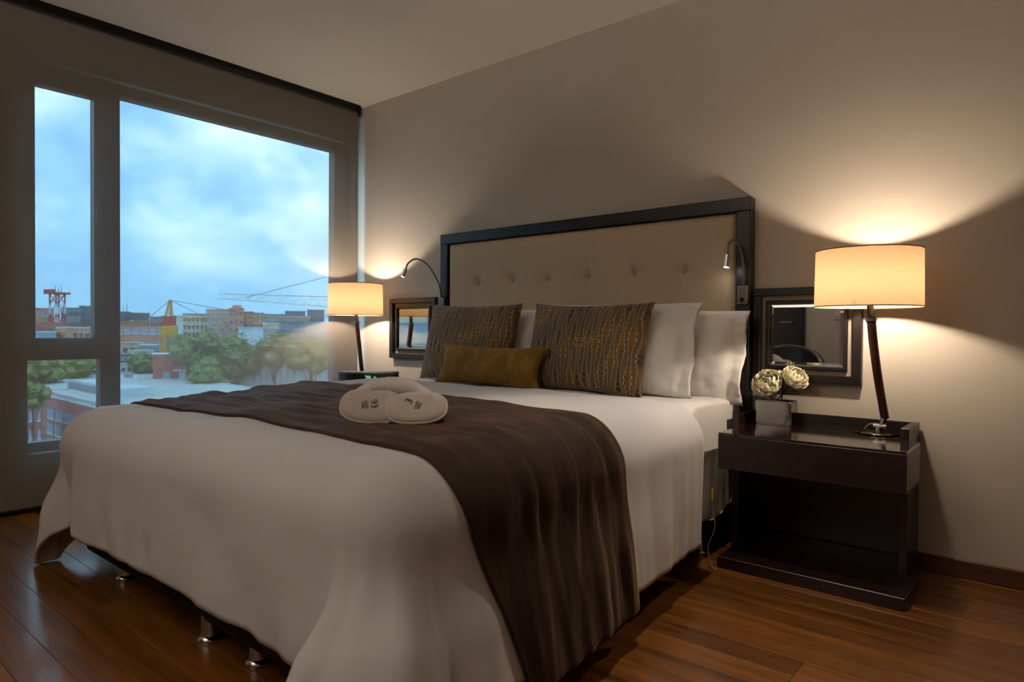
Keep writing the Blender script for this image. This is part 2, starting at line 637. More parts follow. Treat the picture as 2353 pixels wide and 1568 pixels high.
for y0, y1, z0, z1 in ((-1.900, -1.640, 0.838, 2.094), (-1.935, -1.612, 0.318, 0.727), (-1.515, -0.153, 0.318, 2.134)):
    MB().box(-0.066, -0.061, y0, y1, z0, z1).build('pane', M['glass'], win)

# roller blind in front of the window wall
bl = thing('roller_blind', 'see-through dark grey roller blind hanging over the whole window wall', 'blind', (0.06, -1.6, 2.43))


def blind_pt(u, v):
    return (0.004 * math.sin(u * 9) * (1 - v) * v * 2, -1.35 + u * 2.908, -2.412 + v * 2.395)


MB().grid(blind_pt, 24, 12).build('fabric', M['screen'], bl, True)
MB().tube([(0, -1.35, -2.412), (0, 1.558, -2.412)], 0.009, 10).build('hem_bar', M['blackmetal'], bl, 'auto')
MB().tube([(-0.02, -1.35, -0.026), (-0.02, 1.558, -0.026)], 0.022, 16).build('roller_tube', M['gunmetal'], bl, 'auto')
MB().box(0.02, 0.027, -1.35, 1.56, -0.014, 0.02, 0.001).build('fascia', M['blackmetal'], bl)
MB().box(-0.03, 0.02, 1.560, 1.575, -0.05, 0.018, .003).build('bracket', M['plastic'], bl)

# ------------------------------------------------------------------ headboard
hb = thing('headboard', 'tall beige buttoned headboard in a black wooden frame on the wall', 'headboard', (1.86, -0.001, 0))
HL, HR, HT = -0.954, 0.955, 1.478
MB().box(HL, HR, -0.06, 0, 1.419, HT, 0.003).build('frame_top', M['black'], hb)
MB().box(HL, HL + .062, -0.06, 0, 0.0, 1.419, 0.003).build('frame_post', M['black'], hb)
MB().box(HR - .062, HR, -0.06, 0, 0.0, 1.419, 0.003).build('frame_post', M['black'], hb)
MB().box(HL + .062, HR - .062, -0.03, 0, 0.02, 1.419).build('back_panel', M['black'], hb)
TUFT = [-0.638, -0.383, -0.130, 0.128, 0.390, 0.652]
PX0, PX1, PZ0, PZ1 = HL + .064, HR - .064, 0.30, 1.417


def head_pt(u, v):
    x = PX0 + u * (PX1 - PX0)
    z = PZ0 + v * (PZ1 - PZ0)
    e = min(x - PX0, PX1 - x, PZ1 - z, z - PZ0)
    puff = 0.034 * (1 - math.exp(-e / 0.016))
    for tx in TUFT:
        d = abs(x - tx)
        puff -= 0.0012 * math.exp(-(d / 0.004) ** 2)
        for tz in (1.170, 0.735):
            r = math.hypot(x - tx, (z - tz))
            puff -= 0.030 * math.exp(-(r / 0.030) ** 1.1)
    for tz in (0.735,):
        puff -= 0.004 * math.exp(-((z - tz) / 0.004) ** 2)
    puff -= 0.0005 * math.exp(-((z - 1.170) / 0.004) ** 2)
    return (x, -0.031 - puff, z)


up_ = MB().grid(head_pt, 300, 150).build('upholstery', M['linen'], hb, True)
for tx in TUFT:
    MB().lathe([(0.0, 0.004), (0.0035, 0.003), (0.005, 0.0), (0.0, -0.002)], 14).build('button', M['linen'], hb, True)
    bt = hb.children[-1]
for o in [c for c in hb.children if c.name.startswith('button')]:
    i = [c for c in hb.children if c.name.startswith('button')].index(o)
    o.rotation_euler = (pi / 2, 0, 0)
    o.location = (TUFT[i], -0.0455, 1.170)

# ------------------------------------------------------------------ bed
XL, XR, YF, R0 = 1.09, 2.73, 1.97, 0.14
ZT = 0.622
A0 = R0 * pi / 2


def nz(x, y, z=0.0):
    return noise.noise(Vector((x, y, z)))


def drape(s, t, off=0.0, side_in=True):
    """flat cloth coordinates (s along X, t away from the wall) -> draped position over the bed"""
    right = s > (XL + XR) / 2
    a = max(0.0, (s - XR) if right else (XL - s))
    b = max(0.0, t - YF)
    sg = 1 if right else -1
    bx, by = min(max(s, XL), XR), min(t, YF)
    crown = 0.008 * (1 - ((bx - 1.91) / 0.95) ** 2) + 0.010 * nz(bx * 3.1, by * 3.1, 1.7) + 0.004 * nz(bx * 9, by * 7, 4.2)
    zt = ZT + crown - 0.024 * smooth01((by - 0.85) / 1.0) - 0.018 * smooth01((by - 0.8) / 1.1) * smooth01((2.1 - bx) / 1.0)
    r = math.hypot(a, b)
    if r < 1e-6:
        return Vector((bx, -by, zt + off))
    th = math.atan2(b, a)
    fs = 0.20 * smooth01((t - 0.75) / 0.9) if right else 0.10
    ff = 0.05
    k = th / (pi / 2)
    fl_ = fs * (1 - k) + ff * k
    if right:
        dg = math.degrees(th)
        fl_ += 0.50 * smooth01((87 - dg) / 13) * smooth01(dg / 42)
    else:
        fl_ += 0.17 * math.exp(-((math.degrees(th) - 50) / 20) ** 2)
    if r < A0:
        an = r / R0
        out = (R0 + off) * math.sin(an)
        z = zt - R0 + (R0 + off) * math.cos(an)
    else:
        q = r - A0
        sfl = max(-0.3, min(0.62, fl_)) * (0.25 + 0.75 * smooth01(q / 0.22))
        out = R0 + off + q * sfl
        z = zt - R0 - q * math.sqrt(1 - sfl * sfl)
    wg = smooth01((r - 0.08) / 0.45)
    if b < 1e-6:
        c = t * 1.0
        wv = 0.016 * nz(c * 7.0, 3.3 + sg, r * 0.9) + 0.007 * nz(c * 19, 8.1, r * 1.2)
    elif a < 1e-6:
        wv = 0.020 * nz(s * 5.0 + r * 1.1, 6.2, r * 1.6) + 0.008 * nz(s * 15 - r * 4, 2.2, r * 2.0)
    else:
        wv = 0.012 * nz(th * 5.0, 9.1 + sg, r * 1.5) * 1.0 + 0.016 * nz(t * 7.0 * (1 - k), 3.3 + sg, r * .9) * (1 - k) + 0.020 * nz(s * 5.0 * k, 6.2, r * 1.6) * k * 0
    if b > 0:
        wv += 0.022 * nz(s * 2.6 + t * 1.3, t * 3.0 - s * 1.5, 5.5) + 0.010 * nz(s * 7 - t * 5, t * 4, 1.5) + 0.012 * abs(nz(s * 4.0 + t * 2, r * 5.0, 8.8))
        if not right:
            edge_ = smooth01((1.235 - s) / 0.035) * smooth01((r - 0.14) / 0.2)
            wv -= 0.055 * edge_ * (1 if a < 1e-6 else smooth01((math.degrees(th) - 50) / 30))
    out += wv * wg
    z += 0.006 * nz(s * 6, t * 6, 3.0) * wg
    return Vector((bx + sg * out * math.cos(th), -by - out * math.sin(th), max(z, 0.006 + off * 0.5)))


bed = thing('bed', 'king size bed with dark base, white sheet and chrome legs by the wall', 'bed', (1.91, -1.03, 0))


def rel(o):
    """parent o to the bed keeping world coordinates"""
    o.parent = bed
    o.location = -Vector(bed.location)
    return o


rel(MB().box(1.06, 2.775, -2.035, -0.09, 0.06, 0.34, 0.02).build('base', M['basefab']))
rel(MB().box(1.03, 2.785, -2.04, -0.085, 0.34, 0.596, 0.05).build('mattress', M['sheet'], None, 'auto'))


def sheet_pt(u, v):
    s = XL - 0.62 + u * (XR - XL + 1.24)
    t = 0.09 + v * 0.72
    # pulled in tight at the head end beside the night stands
    p = drape(s, t, -0.012)
    k = 1 - smooth01((t - 0.50) / 0.24)
    lim = 2.785 + 0.06 * (1 - k)
    liml = 1.035 - 0.06 * (1 - k)
    if p.x > lim:
        p.x = lim + (p.x - lim) * 0.12
    if p.x < liml:
        p.x = liml + (p.x - liml) * 0.12
    if p.z < 0.45:
        p.x += 0.006 * nz(t * 30, p.z * 5, 2) * (1 if s > 1.9 else -1)
    p.z = max(p.z, 0.165 + 0.05 * nz(t * 4, 1.1))
    return p


o = rel(MB().grid(sheet_pt, 150, 40).build('fitted_sheet', M['sheet'], None, True))
modif(o, 'SOLIDIFY', thickness=0.004, offset=-1)


def bed_leg(x, y):
    return MB().lathe([(0.0, 0.0), (0.034, 0.0), (0.036, 0.005), (0.034, 0.012), (0.026, 0.018), (0.024, 0.03), (0.024, 0.076), (0.0, 0.076)], 28, (0, 0, 0))


leg_me = bed_leg(0, 0).mesh('leg', M['chrome'], 'auto')
for (x, y) in ((1.31, -1.985), (1.99, -2.01), (2.22, -1.99), (2.745, -1.16), (2.745, -0.37), (1.10, -1.1), (1.10, -0.3), (2.745, -1.97)):
    o = link('leg', leg_me, bed)
    o.location = (x - 1.91, y + 1.03, 0)


def duvet_pt(u, v):
    s = (XL - 0.575) + u * (XR - XL + 1.15)
    t = 0.665 + v * (YF - 0.665 + 0.485)
    p = drape(s, t, 0.006)
    return p


dv = MB().grid(duvet_pt, 190, 150).build('duvet', M['duvet'], None, True)
modif(dv, 'SOLIDIFY', thickness=0.012, offset=0.0)
tag(dv, 'white cotton duvet draped over the bed with corners hanging to the floor', 'duvet')


def runner_pt(u, v):
    s = (XL - 0.50) + u * (XR - XL + 1.11)
    q = (s - 0.95) / 1.9
    t0 = 1.03 + 0.205 * max(0, min(1, q))
    t1 = 1.865 + 0.045 * max(0, min(1, q))
    if s > XR:
        t1 -= 0.15 * smooth01((s - XR - .05) / 0.6)
        t0 -= 0.02 * smooth01((s - XR - .1) / 0.5)
    t = t0 + v * (t1 - t0)
    edge = min(v, 1 - v) * (t1 - t0)
    wr = 0.016 * abs(nz(s * 2.6 + t * 3.0, t * 9.0 - s * 1.2, 7.0)) + 0.010 * abs(nz(s * 3, t * 13, 2.0)) + 0.006 * abs(nz(s * 4 - t * 5, t * 24, 12.0))
    if s > XR:
        wr += 0.016 * max(0, nz(t * 11, 5.0, (s - XR) * 1.2)) * smooth01((s - XR) / .3)
    lift = 0.022 + wr * smooth01(edge / 0.06) + 0.002 * nz(s * 7, 4.4)
    return drape(s, t, lift)


rn = MB().grid(runner_pt, 220, 90).build('bed_runner', M['velvet'], None, True)
modif(rn, 'SOLIDIFY', thickness=0.010, offset=-1)
tag(rn, 'dark brown velvet bed runner laid across the foot of the bed', 'bed runner')


# ------------------------------------------------------------------ pillows and cushions
def cushion(name, wid, hei, thk, mat, label, cat, loc, lean, rz=0.0, group=None, ears=0.05, flange=0.0, seed=0.0, roll=0.0, power=0.5, sag=0.0, wr=0.006):
    N, Mv = 56, 44
    mb = MB()
    uvs = []

    def shape(u, v, sgn):
        # u, v in -1..1
        uu = u
        if flange > 0:
            fl = 1 - flange
            uu = min(1.0, (u + 1) / (fl + 1) * 2 - 1)
        x = wid / 2 * u * (1 - ears * (1 - v * v) * abs(u) ** 3)
        z = hei / 2 * v * (1 - ears * 1.3 * (1 - u * u) * abs(v) ** 3)
        h = max(0.0, (1 - uu * uu) * (1 - v * v)) ** power
        rim0 = smooth01((1 - max(abs(u), abs(v))) * 14)
        y = -sgn * (thk / 2 * h + 0.004 * rim0)
        a = wr * nz(x * 9 + seed, z * 9, seed * 3 + sgn) + wr * 0.5 * nz(x * 24 + seed, z * 24, seed)
        rim = smooth01((1 - max(abs(u), abs(v))) * 5)
        y += a * rim * rim0
        # pinched creases running in from the corners
        cr = nz(u * 3 + seed, v * 3, 9 + sgn) * rim0
        y += -sgn * 0.010 * cr * (abs(u) * abs(v)) ** 1.5
        if flange > 0 and u > 1 - flange * 1.6:
            q = (u - (1 - flange * 1.6)) / (flange * 1.6)
            y += 0.020 * math.sin(v * 5 + seed) * q + 0.012 * nz(v * 6, seed) * q
            z += 0.010 * nz(v * 4, seed + 5) * q
            hem_ = math.exp(-((u - (1 - flange * 1.25)) / 0.012) ** 2)
            y += -sgn * 0.0035 * hem_ * rim0 + 0.003 * nz(z * 60, seed) * q * (1 - q * .5)
        z -= sag * (1 - u * u) * max(0, v) ** 2
        return Vector((x, y, z))

    for sgn in (1, -1):
        mb.grid(lambda i, j: shape(i * 2 - 1, j * 2 - 1, sgn), N, Mv)
    me = mb.mesh(name, mat, True)
    uvl = me.uv_layers.new(name='UVMap')
    for lp in me.loops:
        p = me.vertices[lp.vertex_index].co
        uvl.data[lp.index].uv = (p.x / 0.64 + 0.5, p.z / 0.64 + 0.5)
    bm = bmesh.new()
    bm.from_mesh(me)
    bmesh.ops.remove_doubles(bm, verts=bm.verts[:], dist=0.0002)
    bmesh.ops.recalc_face_normals(bm, faces=bm.faces[:])
    bm.to_mesh(me)
    bm.free()
    o = link(name, me)
    o.rotation_euler = (-lean, roll, rz)
    o.location = loc
    return tag(o, label, cat, group)


PG = 'white pillows leaning on the headboard'
R = math.radians
cushion('pillow', 0.76, 0.40, 0.15, M['case'], 'white pillow at the far right, rearmost, its open end hanging beside the headboard edge', 'pillow', (2.465, -0.165, 0.800), R(8), 0, PG, 0.03, 0.16, 1.0, R(2.5), wr=0.010)
cushion('pillow', 0.80, 0.42, 0.17, M['case'], 'white pillow upright behind the right patterned cushion, its creased end fully visible', 'pillow', (2.275, -0.275, 0.815), R(11), 0, PG, 0.03, 0.14, 2.0, R(0.4), wr=0.010)
cushion('pillow', 0.80, 0.38, 0.15, M['case'], 'rear white pillow at the left end of the bed, only its rounded edge showing', 'pillow', (1.42, -0.165, 0.795), R(8), 0, PG, 0.03, 0.0, 3.0)
cushion('pillow', 0.80, 0.40, 0.16, M['case'], 'white pillow behind the left patterned cushion, seen between the two patterned cushions', 'pillow', (1.43, -0.275, 0.805), R(11), 0, PG, 0.03, 0.0, 4.0)
CG = 'patterned velvet cushions'
cushion('cushion', 0.64, 0.42, 0.15, M['print'], 'left patterned cushion with brown and ochre ovals, behind the long ochre cushion', 'cushion', (1.475, -0.400, 0.828), R(14), 0, CG, 0.06, 0, 5.0, R(0.5))
cushion('cushion', 0.64, 0.42, 0.15, M['print'], 'right patterned cushion with brown and ochre ovals, in front of the white pillow ends', 'cushion', (2.200, -0.405, 0.818), R(14), 0, CG, 0.06, 0, 6.0, R(0.5))
cushion('lumbar_cushion', 0.70, 0.215, 0.13, M['ochre'], 'long low ochre velvet cushion lying in front of the patterned cushions', 'cushion', (1.745, -0.545, 0.722), R(16), 0, None, 0.17, 0, 7.0, R(0.5))


# ------------------------------------------------------------------ night stands
def night_stand(x0, x1, dx0, dx1, label):
    cx = (x0 + x1) / 2
    t = thing('nightstand', label, 'nightstand', (cx, -0.013, 0), 0, 'night stands beside the bed')
    a, b_ = x0 - cx, x1 - cx
    c, d = dx0 - cx, dx1 - cx
    Y = 0.013
    for p, q in ((a, a + .027), (b_ - .027, b_)):
        MB().box(p, q, -0.24 + Y, 0, 0, 0.556, 0.0015).build('side_panel', M['wenge'], t)
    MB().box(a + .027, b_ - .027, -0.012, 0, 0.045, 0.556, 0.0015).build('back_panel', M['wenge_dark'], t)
    dr = MB().box(c, d, -0.495 + Y, -0.24 + Y, 0.378, 0.505, 0.0015).box(a + .027, b_ - .027, -0.24 + Y, -0.012, 0.378, 0.505).build('drawer', M['wenge'], t)
    MB().box(c + .001, d - .001, -0.4945 + Y, -0.24 + Y, 0.505, 0.513, 0.001).box(a + .027, b_ - .027, -0.24 + Y, -0.012, 0.505, 0.513).build('top', M['wengetop'], t)
    MB().box(c, d, -0.49 + Y, -0.24 + Y, 0.0, 0.043, 0.002).box(a + .027, b_ - .027, -0.24 + Y, -0.012, 0.0, 0.043).build('plinth', M['wenge'], t)
    return t


M['wengetop'] = wood('polished_wenge_top', (26, 12, 11), (46, 22, 19), 0.07, 1.3, 0, coat=0.9, rnd=False)
night_stand(2.817, 3.447, 2.862, 3.481, 'dark wenge nightstand with vase and lamp right of the bed')
night_stand(0.215, 0.860, 0.200, 0.845, 'dark nightstand mostly hidden left of the bed by the window')
NT = 0.513


# ------------------------------------------------------------------ table lamps
def table_lamp(x, y, label, dx, dy):
    flip = 1
    t = thing('table_lamp', label, 'lamp', (x, y, NT), 0, 'lit bedside table lamps')
    MB().lathe([(0.0, 0), (0.078, 0), (0.081, 0.004), (0.078, 0.008), (0.03, 0.011), (0.0, 0.011)], 48, (dx, dy, 0.0)).build('base_plate', M['basechrome'], t, 'auto')
    MB().tube([(dx, dy, 0.010), (dx, dy, 0.026)], 0.013, 16).tube([(dx - .018, dy, 0.030), (dx + .026, dy, 0.030)], 0.009, 14).tube([(dx + .006, dy, 0.030), (dx + .019, dy - .003, 0.066)], [0.008, 0.012], 14).build('hinge', M['chrome'], t, 'auto')
    z1 = 0.945 - NT
    pts = []
    for i in range(25):
        k = i / 24
        pts.append((dx + .020 + (0.0135 - dx - .020) * (1 - (1 - k) ** 1.7), dy * (1 - k), 0.062 + (z1 - 0.074) * k))
    arm = MB().tube(pts, 0.0165, 16, True, 0, 0.85)
    arm.build('arm', M['armwood'], t, 'auto')
    MB().tube([(0.0135 * flip, 0, z1 - 0.012), (0.013 * flip, 0, z1)], 0.018, 20).build('collar', M['chrome'], t, 'auto')
    MB().tube([(0.013 * flip, 0, z1), (0.008 * flip, 0, z1 + .055), (0.0, 0, z1 + .095)], 0.0115, 16).build('stem', M['blackmetal'], t, 'auto')
    zs0, zs1, rs, rt = 0.986 - NT, 1.188 - NT, 0.176, 0.173

    def sh(u, v):
        r = rs + (rt - rs) * v
        return (r * math.cos(2 * pi * u), r * math.sin(2 * pi * u), zs0 + v * (zs1 - zs0))
    s_ = MB().grid(sh, 72, 6).build('lamp_shade', M['shade'], t, True)
    for zz, rr in ((zs0, rs), (zs1, rt)):
        MB().tube([(rr * math.cos(2 * pi * k / 72), rr * math.sin(2 * pi * k / 72), zz) for k in range(73)], 0.0022, 6, False).build('rim', M['trimcloth'], s_, True)
    sp_ = MB()
    for k in range(3):
        an = 2 * pi * k / 3 + 0.5
        sp_.tube([(0, 0, zs0 + .035), (rs * math.cos(an), rs * math.sin(an), zs0 + .012)], 0.0018, 6)
    sp_.build('shade_spider', M['steel'], s_, True)
    MB().tube([(0, 0, z1 + .09), (0, 0, 1.050 - NT)], 0.014, 16).build('socket', M['blackmetal'], t, 'auto')
    MB().lathe([(0.0, -0.024), (0.010, -0.022), (0.019, -0.012), (0.022, 0.0), (0.019, 0.012), (0.010, 0.020), (0.0, 0.022)], 20, (0, 0, 1.072 - NT)).build('bulb', M['bulb'], t, True)
    return t


M['basechrome'] = simple('dark_chrome', (120, 116, 114), 0.12, 1.0, var=0.03)
M['armwood'] = wood('reddish_wood_arm', (52, 26, 18), (82, 44, 30), 0.3, 1.2, 2, coat=0.3, rnd=False)
M['trimcloth'] = simple('shade_trim', (150, 122, 84), 0.8)
table_lamp(3.312, -0.25, 'lit drum table lamp on the right nightstand beside the vase', 0.016, 0.14)
table_lamp(0.318, -0.25, 'lit drum table lamp in the corner by the window', -0.01, 0.05)
# flex of the right lamp
o = MB().tube(bez([(3.322, -0.036, NT + .003), (3.305, -0.033, NT + .022), (3.280, -0.033, NT + .022), (3.264, -0.036, NT + .003)], 8), 0.0025, 8).build('lamp_flex', M['cord'], None, True)
tag(o, 'thin dark lamp flex curling behind the right table lamp base', 'cord')


# ------------------------------------------------------------------ reading lights
def reading_light(base, neck, label, right):
    t = thing('reading_light', label, 'reading light', base, 0, 'gooseneck reading lights on the headboard frame')
    b_ = Vector(base)
    MB().box(-0.023, 0.023, -0.022, 0, -0.04, 0.04, 0.003).build('wall_box', M['steel'], t, 'auto')
    MB().box(-0.018, 0.018, -0.0235, -0.021, -0.035, 0.035, 0.001).build('face_plate', M['gunmetal'], t)
    MB().tube([(0, -0.022, -0.02), (0, -0.027, -0.02)], 0.009, 16).tube([(0.022, -0.01, -0.002), (0.031, -0.01, -0.002)], 0.002, 8).build('switch', M['blackmetal'], t, 'auto')
    pts = bez(neck, 8)
    MB().tube([p for p in pts], 0.0052, 12).build('gooseneck', M['gunmetal'], t, 'auto')
    e, d = pts[-1], (pts[-1] - pts[-2]).normalized()
    h = MB().tube([e - d * .002, e + d * .052], 0.0115, 24).build('lamp_head', M['chrome'], t, 'auto')
    MB().tube([e + d * .0505, e + d * .0535], 0.0105, 20).build('led_lens', M['led'], h, 'auto')
    return t


reading_light((2.793, -0.0615, 1.052), [(0.002, -0.012, 0.04), (0.004, -0.020, 0.12), (-0.008, -0.035, 0.20), (-0.030, -0.055, 0.235), (-0.043, -0.07, 0.215), (-0.046, -0.075, 0.170)],
              'right reading light with chrome head and gooseneck over the pillow end', True)
reading_light((0.935, -0.0615, 1.052), [(0.0, -0.012, 0.04), (-0.012, -0.03, 0.13), (-0.06, -0.07, 0.235), (-0.12, -0.11, 0.275), (-0.16, -0.14, 0.25), (-0.172, -0.15, 0.215)],
              'left reading light arching out over the small left mirror', False)


# ------------------------------------------------------------------ wall mirrors
def wall_mirror(x0, x1, z0, z1, label):
    cx = (x0 + x1) / 2
    t = thing('wall_mirror', label, 'mirror', (cx, -0.001, z0), 0, 'framed mirrors above the night stands')
    w_, h_ = (x1 - x0) / 2, z1 - z0

    def ring(i0, i1, ya, yb, bev=0.002):
        mb = MB()
        mb.box(-w_ + i0, w_ - i0, ya, yb, i0, i1, bev)
        mb.box(-w_ + i0, w_ - i0, ya, yb, h_ - i1, h_ - i0, bev)
        mb.box(-w_ + i0, -w_ + i1, ya, yb, i1, h_ - i1, bev)
        mb.box(w_ - i1, w_ - i0, ya, yb, i1, h_ - i1, bev)
        return mb
    ring(0.0, 0.032, -0.034, 0).build('outer_frame', M['frame'], t)
    MB().box(-w_ + .03, w_ - .03, -0.010, -0.001, 0.03, h_ - .03).build('liner', M['liner'], t)
    ring(0.052, 0.066, -0.026, -0.010).build('inner_frame', M['frame'], t)
    i, j = 0.066, 0.082
    vs = [(-w_ + i, -0.012, i), (w_ - i, -0.012, i), (w_ - i, -0.012, h_ - i), (-w_ + i, -0.012, h_ - i),
          (-w_ + j, -0.0155, j), (w_ - j, -0.0155, j), (w_ - j, -0.0155, h_ - j), (-w_ + j, -0.0155, h_ - j)]
    mb = MB().add(vs, [(4, 5, 6, 7), (0, 1, 5, 4), (1, 2, 6, 5), (2, 3, 7, 6), (3, 0, 4, 7)])
    mb.build('mirror_glass', M['mirror'], t)
    return t


wall_mirror(2.822, 3.248, 0.686, 1.080, 'square framed mirror on the wall behind the right lamp and flowers')
wall_mirror(0.395, 0.835, 0.706, 1.100, 'square framed mirror on the wall left of the headboard')

# ------------------------------------------------------------------ vase with three cream roses
VX, VY = 2.946, -0.093
vs_ = thing('vase', 'square mirrored silver vase of cream roses on the right nightstand', 'vase', (VX, VY, NT + .0005))
VW, VD, VH = 0.0725, 0.046, 0.097
bm = bmesh.new()
bmesh.ops.create_cube(bm, size=1)
for p in bm.verts:
    p.co = Vector((p.co.x * VW * 2, p.co.y * VD * 2, (p.co.z + .5) * VH))
bmesh.ops.bevel(bm, geom=bm.edges[:], offset=0.004, segments=3, affect='EDGES')
top = [f for f in bm.faces if f.normal.z > 0.9 and f.calc_area() > 0.003]
ret = bmesh.ops.inset_region(bm, faces=top, thickness=0.004)
for f in top:
    for p in f.verts:
        p.co.z -= 0.03
mb = MB()
mb.bm(bm)
mb.build('box', M['silver'] if 'silver' in M else M['chrome'], vs_, 'auto')
M['silver'] = simple('mirrored_silver_vase', (150, 148, 149), 0.08, 1.0, var=0.05, vscale=30)
vs_.children[0].data.materials[0] = M['silver']
MB().box(-VW + .006, VW - .006, -VD + .006, VD - .006, 0.06, 0.08).build('foam', M['leaf'], vs_)


def petal_mesh(wd, ln, curl, cup):
    def f(u, v):
        x = (u - .5) * wd * (math.sin(min(1.0, v * 1.25 + 0.15) * pi * 0.5) ** 0.7) * (1 - max(0, v - .8) * 1.6)
        z = v * ln * (1 - 0.10 * (2 * u - 1) ** 2)
        y = -cup * ((u - .5) * 2) ** 2 * wd * 0.55 - curl * ln * (max(0, v - .35) ** 2) * 1.2 + 0.004 * math.sin(u * 11) * v
        return (x, -y - 0.25 * ln * math.sin(v * pi * .8), z)
    return MB().grid(f, 8, 8).mesh('petal', M['petal'], True)


def rose(loc, axis, size, label, nlay):
    t = thing('rose', label, 'flower', loc, 0, 'cream roses in the vase')
    q = Vector((0, 0, 1)).rotation_difference(Vector(axis).normalized())
    t.rotation_mode = 'QUATERNION'
    t.rotation_quaternion = q
    # spiral heart
    hb_ = MB()
    hb_.grid(lambda u, v: ((0.10 + 0.13 * u) * size * math.cos(u * 11), (0.10 + 0.13 * u) * size * math.sin(u * 11), size * (0.15 + 0.42 * v * (1 - 0.25 * u))), 48, 4)
    ht = hb_.build('heart', M['petal'], t, True)
    modif(ht, 'SOLIDIFY', thickness=0.0012)
    lay = [(4, 0.20, 8, 0.62), (5, 0.28, 22, 0.70), (6, 0.34, 42, 0.78), (7, 0.36, 66, 0.82), (7, 0.34, 88, 0.80)][:nlay]
    for li, (n, rr, tilt, ln) in enumerate(lay):
        me = petal_mesh(size * (0.62 + 0.10 * li), size * ln, 0.30 + 0.16 * li, 0.8 - 0.12 * li)
        for k in range(n):
            an = 2 * pi * (k + 0.37 * li) / n + random.uniform(-.12, .12)
            o = link('petal', me, t)
            tl_ = R(tilt + random.uniform(-7, 7))
            mt = Matrix.Rotation(an, 4, 'Z') @ Matrix.Translation((0, -rr * size * 0.55, 0.02 * size)) @ Matrix.Rotation(tl_, 4, 'X') @ Matrix.Rotation(random.uniform(-.15, .15), 4, 'Y')
            o.matrix_local = mt
            modif(o, 'SOLIDIFY', thickness=0.0012)
    MB().lathe([(0.0, -0.12 * size), (0.10 * size, -0.06 * size), (0.16 * size, 0.06 * size), (0.0, 0.08 * size)], 14).build('calyx', M['stem'], t, True)
    wq = q.inverted()
    foot = Vector((VX, VY, NT + 0.078)) + Vector((random.uniform(-.02, .02), random.uniform(-.01, .01), 0)) - Vector(loc)
    MB().tube(bez([Vector((0, 0, -0.08 * size)), wq @ (foot * 0.5 + Vector((0, 0, -.004))), wq @ foot], 6), 0.0026, 8).build('stem', M['stem'], t, True)
    return t


rose((2.926, -0.130, NT + 0.158), (-0.05, -0.80, 0.50), 0.066, 'largest cream rose, left in the vase, facing the room', 5)
rose((3.016, -0.110, NT + 0.186), (0.65, -0.35, 0.65), 0.056, 'open cream rose leaning right, seen from the side', 5)
rose((2.968, -0.080, NT + 0.182), (0.1, 0.1, 1.0), 0.046, 'half-closed cream rose in the middle behind the other two', 4)


def leaf_mesh(ln, wd):
    def f(u, v):
        w2 = wd * math.sin(pi * min(1, v * .96 + .04)) ** .8
        return ((u - .5) * w2, v * ln, -0.25 * ln * v * v + 0.2 * wd * abs(u - .5))
    return MB().grid(f, 4, 8).mesh('leaf', M['leaf'], True)


lm = leaf_mesh(0.065, 0.030)
lt = thing('foliage', 'dark green leaves spilling over the silver vase rim', 'leaves', (VX, VY, NT + .085))
for k in range(11):
    an = 2 * pi * k / 11 + random.uniform(-.2, .2)
    o = link('leaf', lm, lt)
    o.matrix_local = Matrix.Rotation(an, 4, 'Z') @ Matrix.Translation((0, 0.018, 0.028 + random.uniform(0, .012))) @ Matrix.Rotation(R(random.uniform(5, 30)), 4, 'X')

# ------------------------------------------------------------------ slippers folded as a bundle on the runner
SX, SY, SZ = 2.405, -1.685, 0.628
sl_view = math.radians(39.7)


def rounded(wd, ht, n, p=2.6):
    o = []
    for k in range(n):
        an = 2 * pi * k / n
        c, s = math.cos(an), math.sin(an)
        o.append((wd / 2 * math.copysign(abs(c) ** (2 / p), c), ht / 2 * math.copysign(abs(s) ** (2 / p), s)))
    return o


def slipper(loc, rz, tilt, roll, wd, ht, label):
    t = thing('slipper', label, 'slipper', loc, rz, 'pair of white slippers on the runner')
    ins = bpy.data.objects.new('body', None)
    N = 48
    ol = rounded(wd, ht, N)
    mt = Matrix.Rotation(tilt, 4, 'X') @ Matrix.Rotation(roll, 4, 'Y')

    def tr(p):
        return mt @ Vector(p)
    mb = MB()
    rings = [(0.0, -0.0075), (0.35, -0.0085), (0.7, -0.0080), (0.92, -0.0060), (1.0, -0.001), (1.0, 0.006), (0.96, 0.010)]
    vs = [tr((x * k, y, z * k)) for k, y in rings for x, z in ol]
    fs = []
    for i in range(len(rings) - 1):
        for k in range(N):
            fs.append((i * N + k, i * N + (k + 1) % N, (i + 1) * N + (k + 1) % N, (i + 1) * N + k))
    mb.add(vs, fs)
    mb.build('sole', M['sole'], t, True)
    MB().tube([tr((x * 1.0, 0.001, z * 1.0)) for x, z in ol + ol[:1]], 0.0042, 8, False).build('piping', M['terry'], t, True)
    # soft upper bulging behind the sole
    mb = MB()
    vs, fs = [], []
    rg = [(1.0, 0.006, 0), (1.02, 0.014, 0.004), (0.98, 0.028, 0.018), (0.85, 0.042, 0.024), (0.55, 0.050, 0.026), (0.2, 0.054, 0.026), (0.0, 0.054, 0.026)]
    for i, (k, y, lift) in enumerate(rg):
        for q, (x, z) in enumerate(ol):
            vs.append(tr((x * k, y + 0.004 * nz(x * 30, z * 30, i * .4), z * k + lift * (0.4 if z > 0 else 0.1))))
    for i in range(len(rg) - 1):
        for k in range(N):
            fs.append((i * N + k, i * N + (k + 1) % N, (i + 1) * N + (k + 1) % N, (i + 1) * N + k))
    mb.add(vs, fs)
    mb.build('upper', M['terry'], t, True)
    return t, mt


M['sole'] = simple('slipper_sole_felt', (178, 166, 156), 0.9, var=0.05, vscale=40, bump=0.15, bscale=400, spec=0.15)


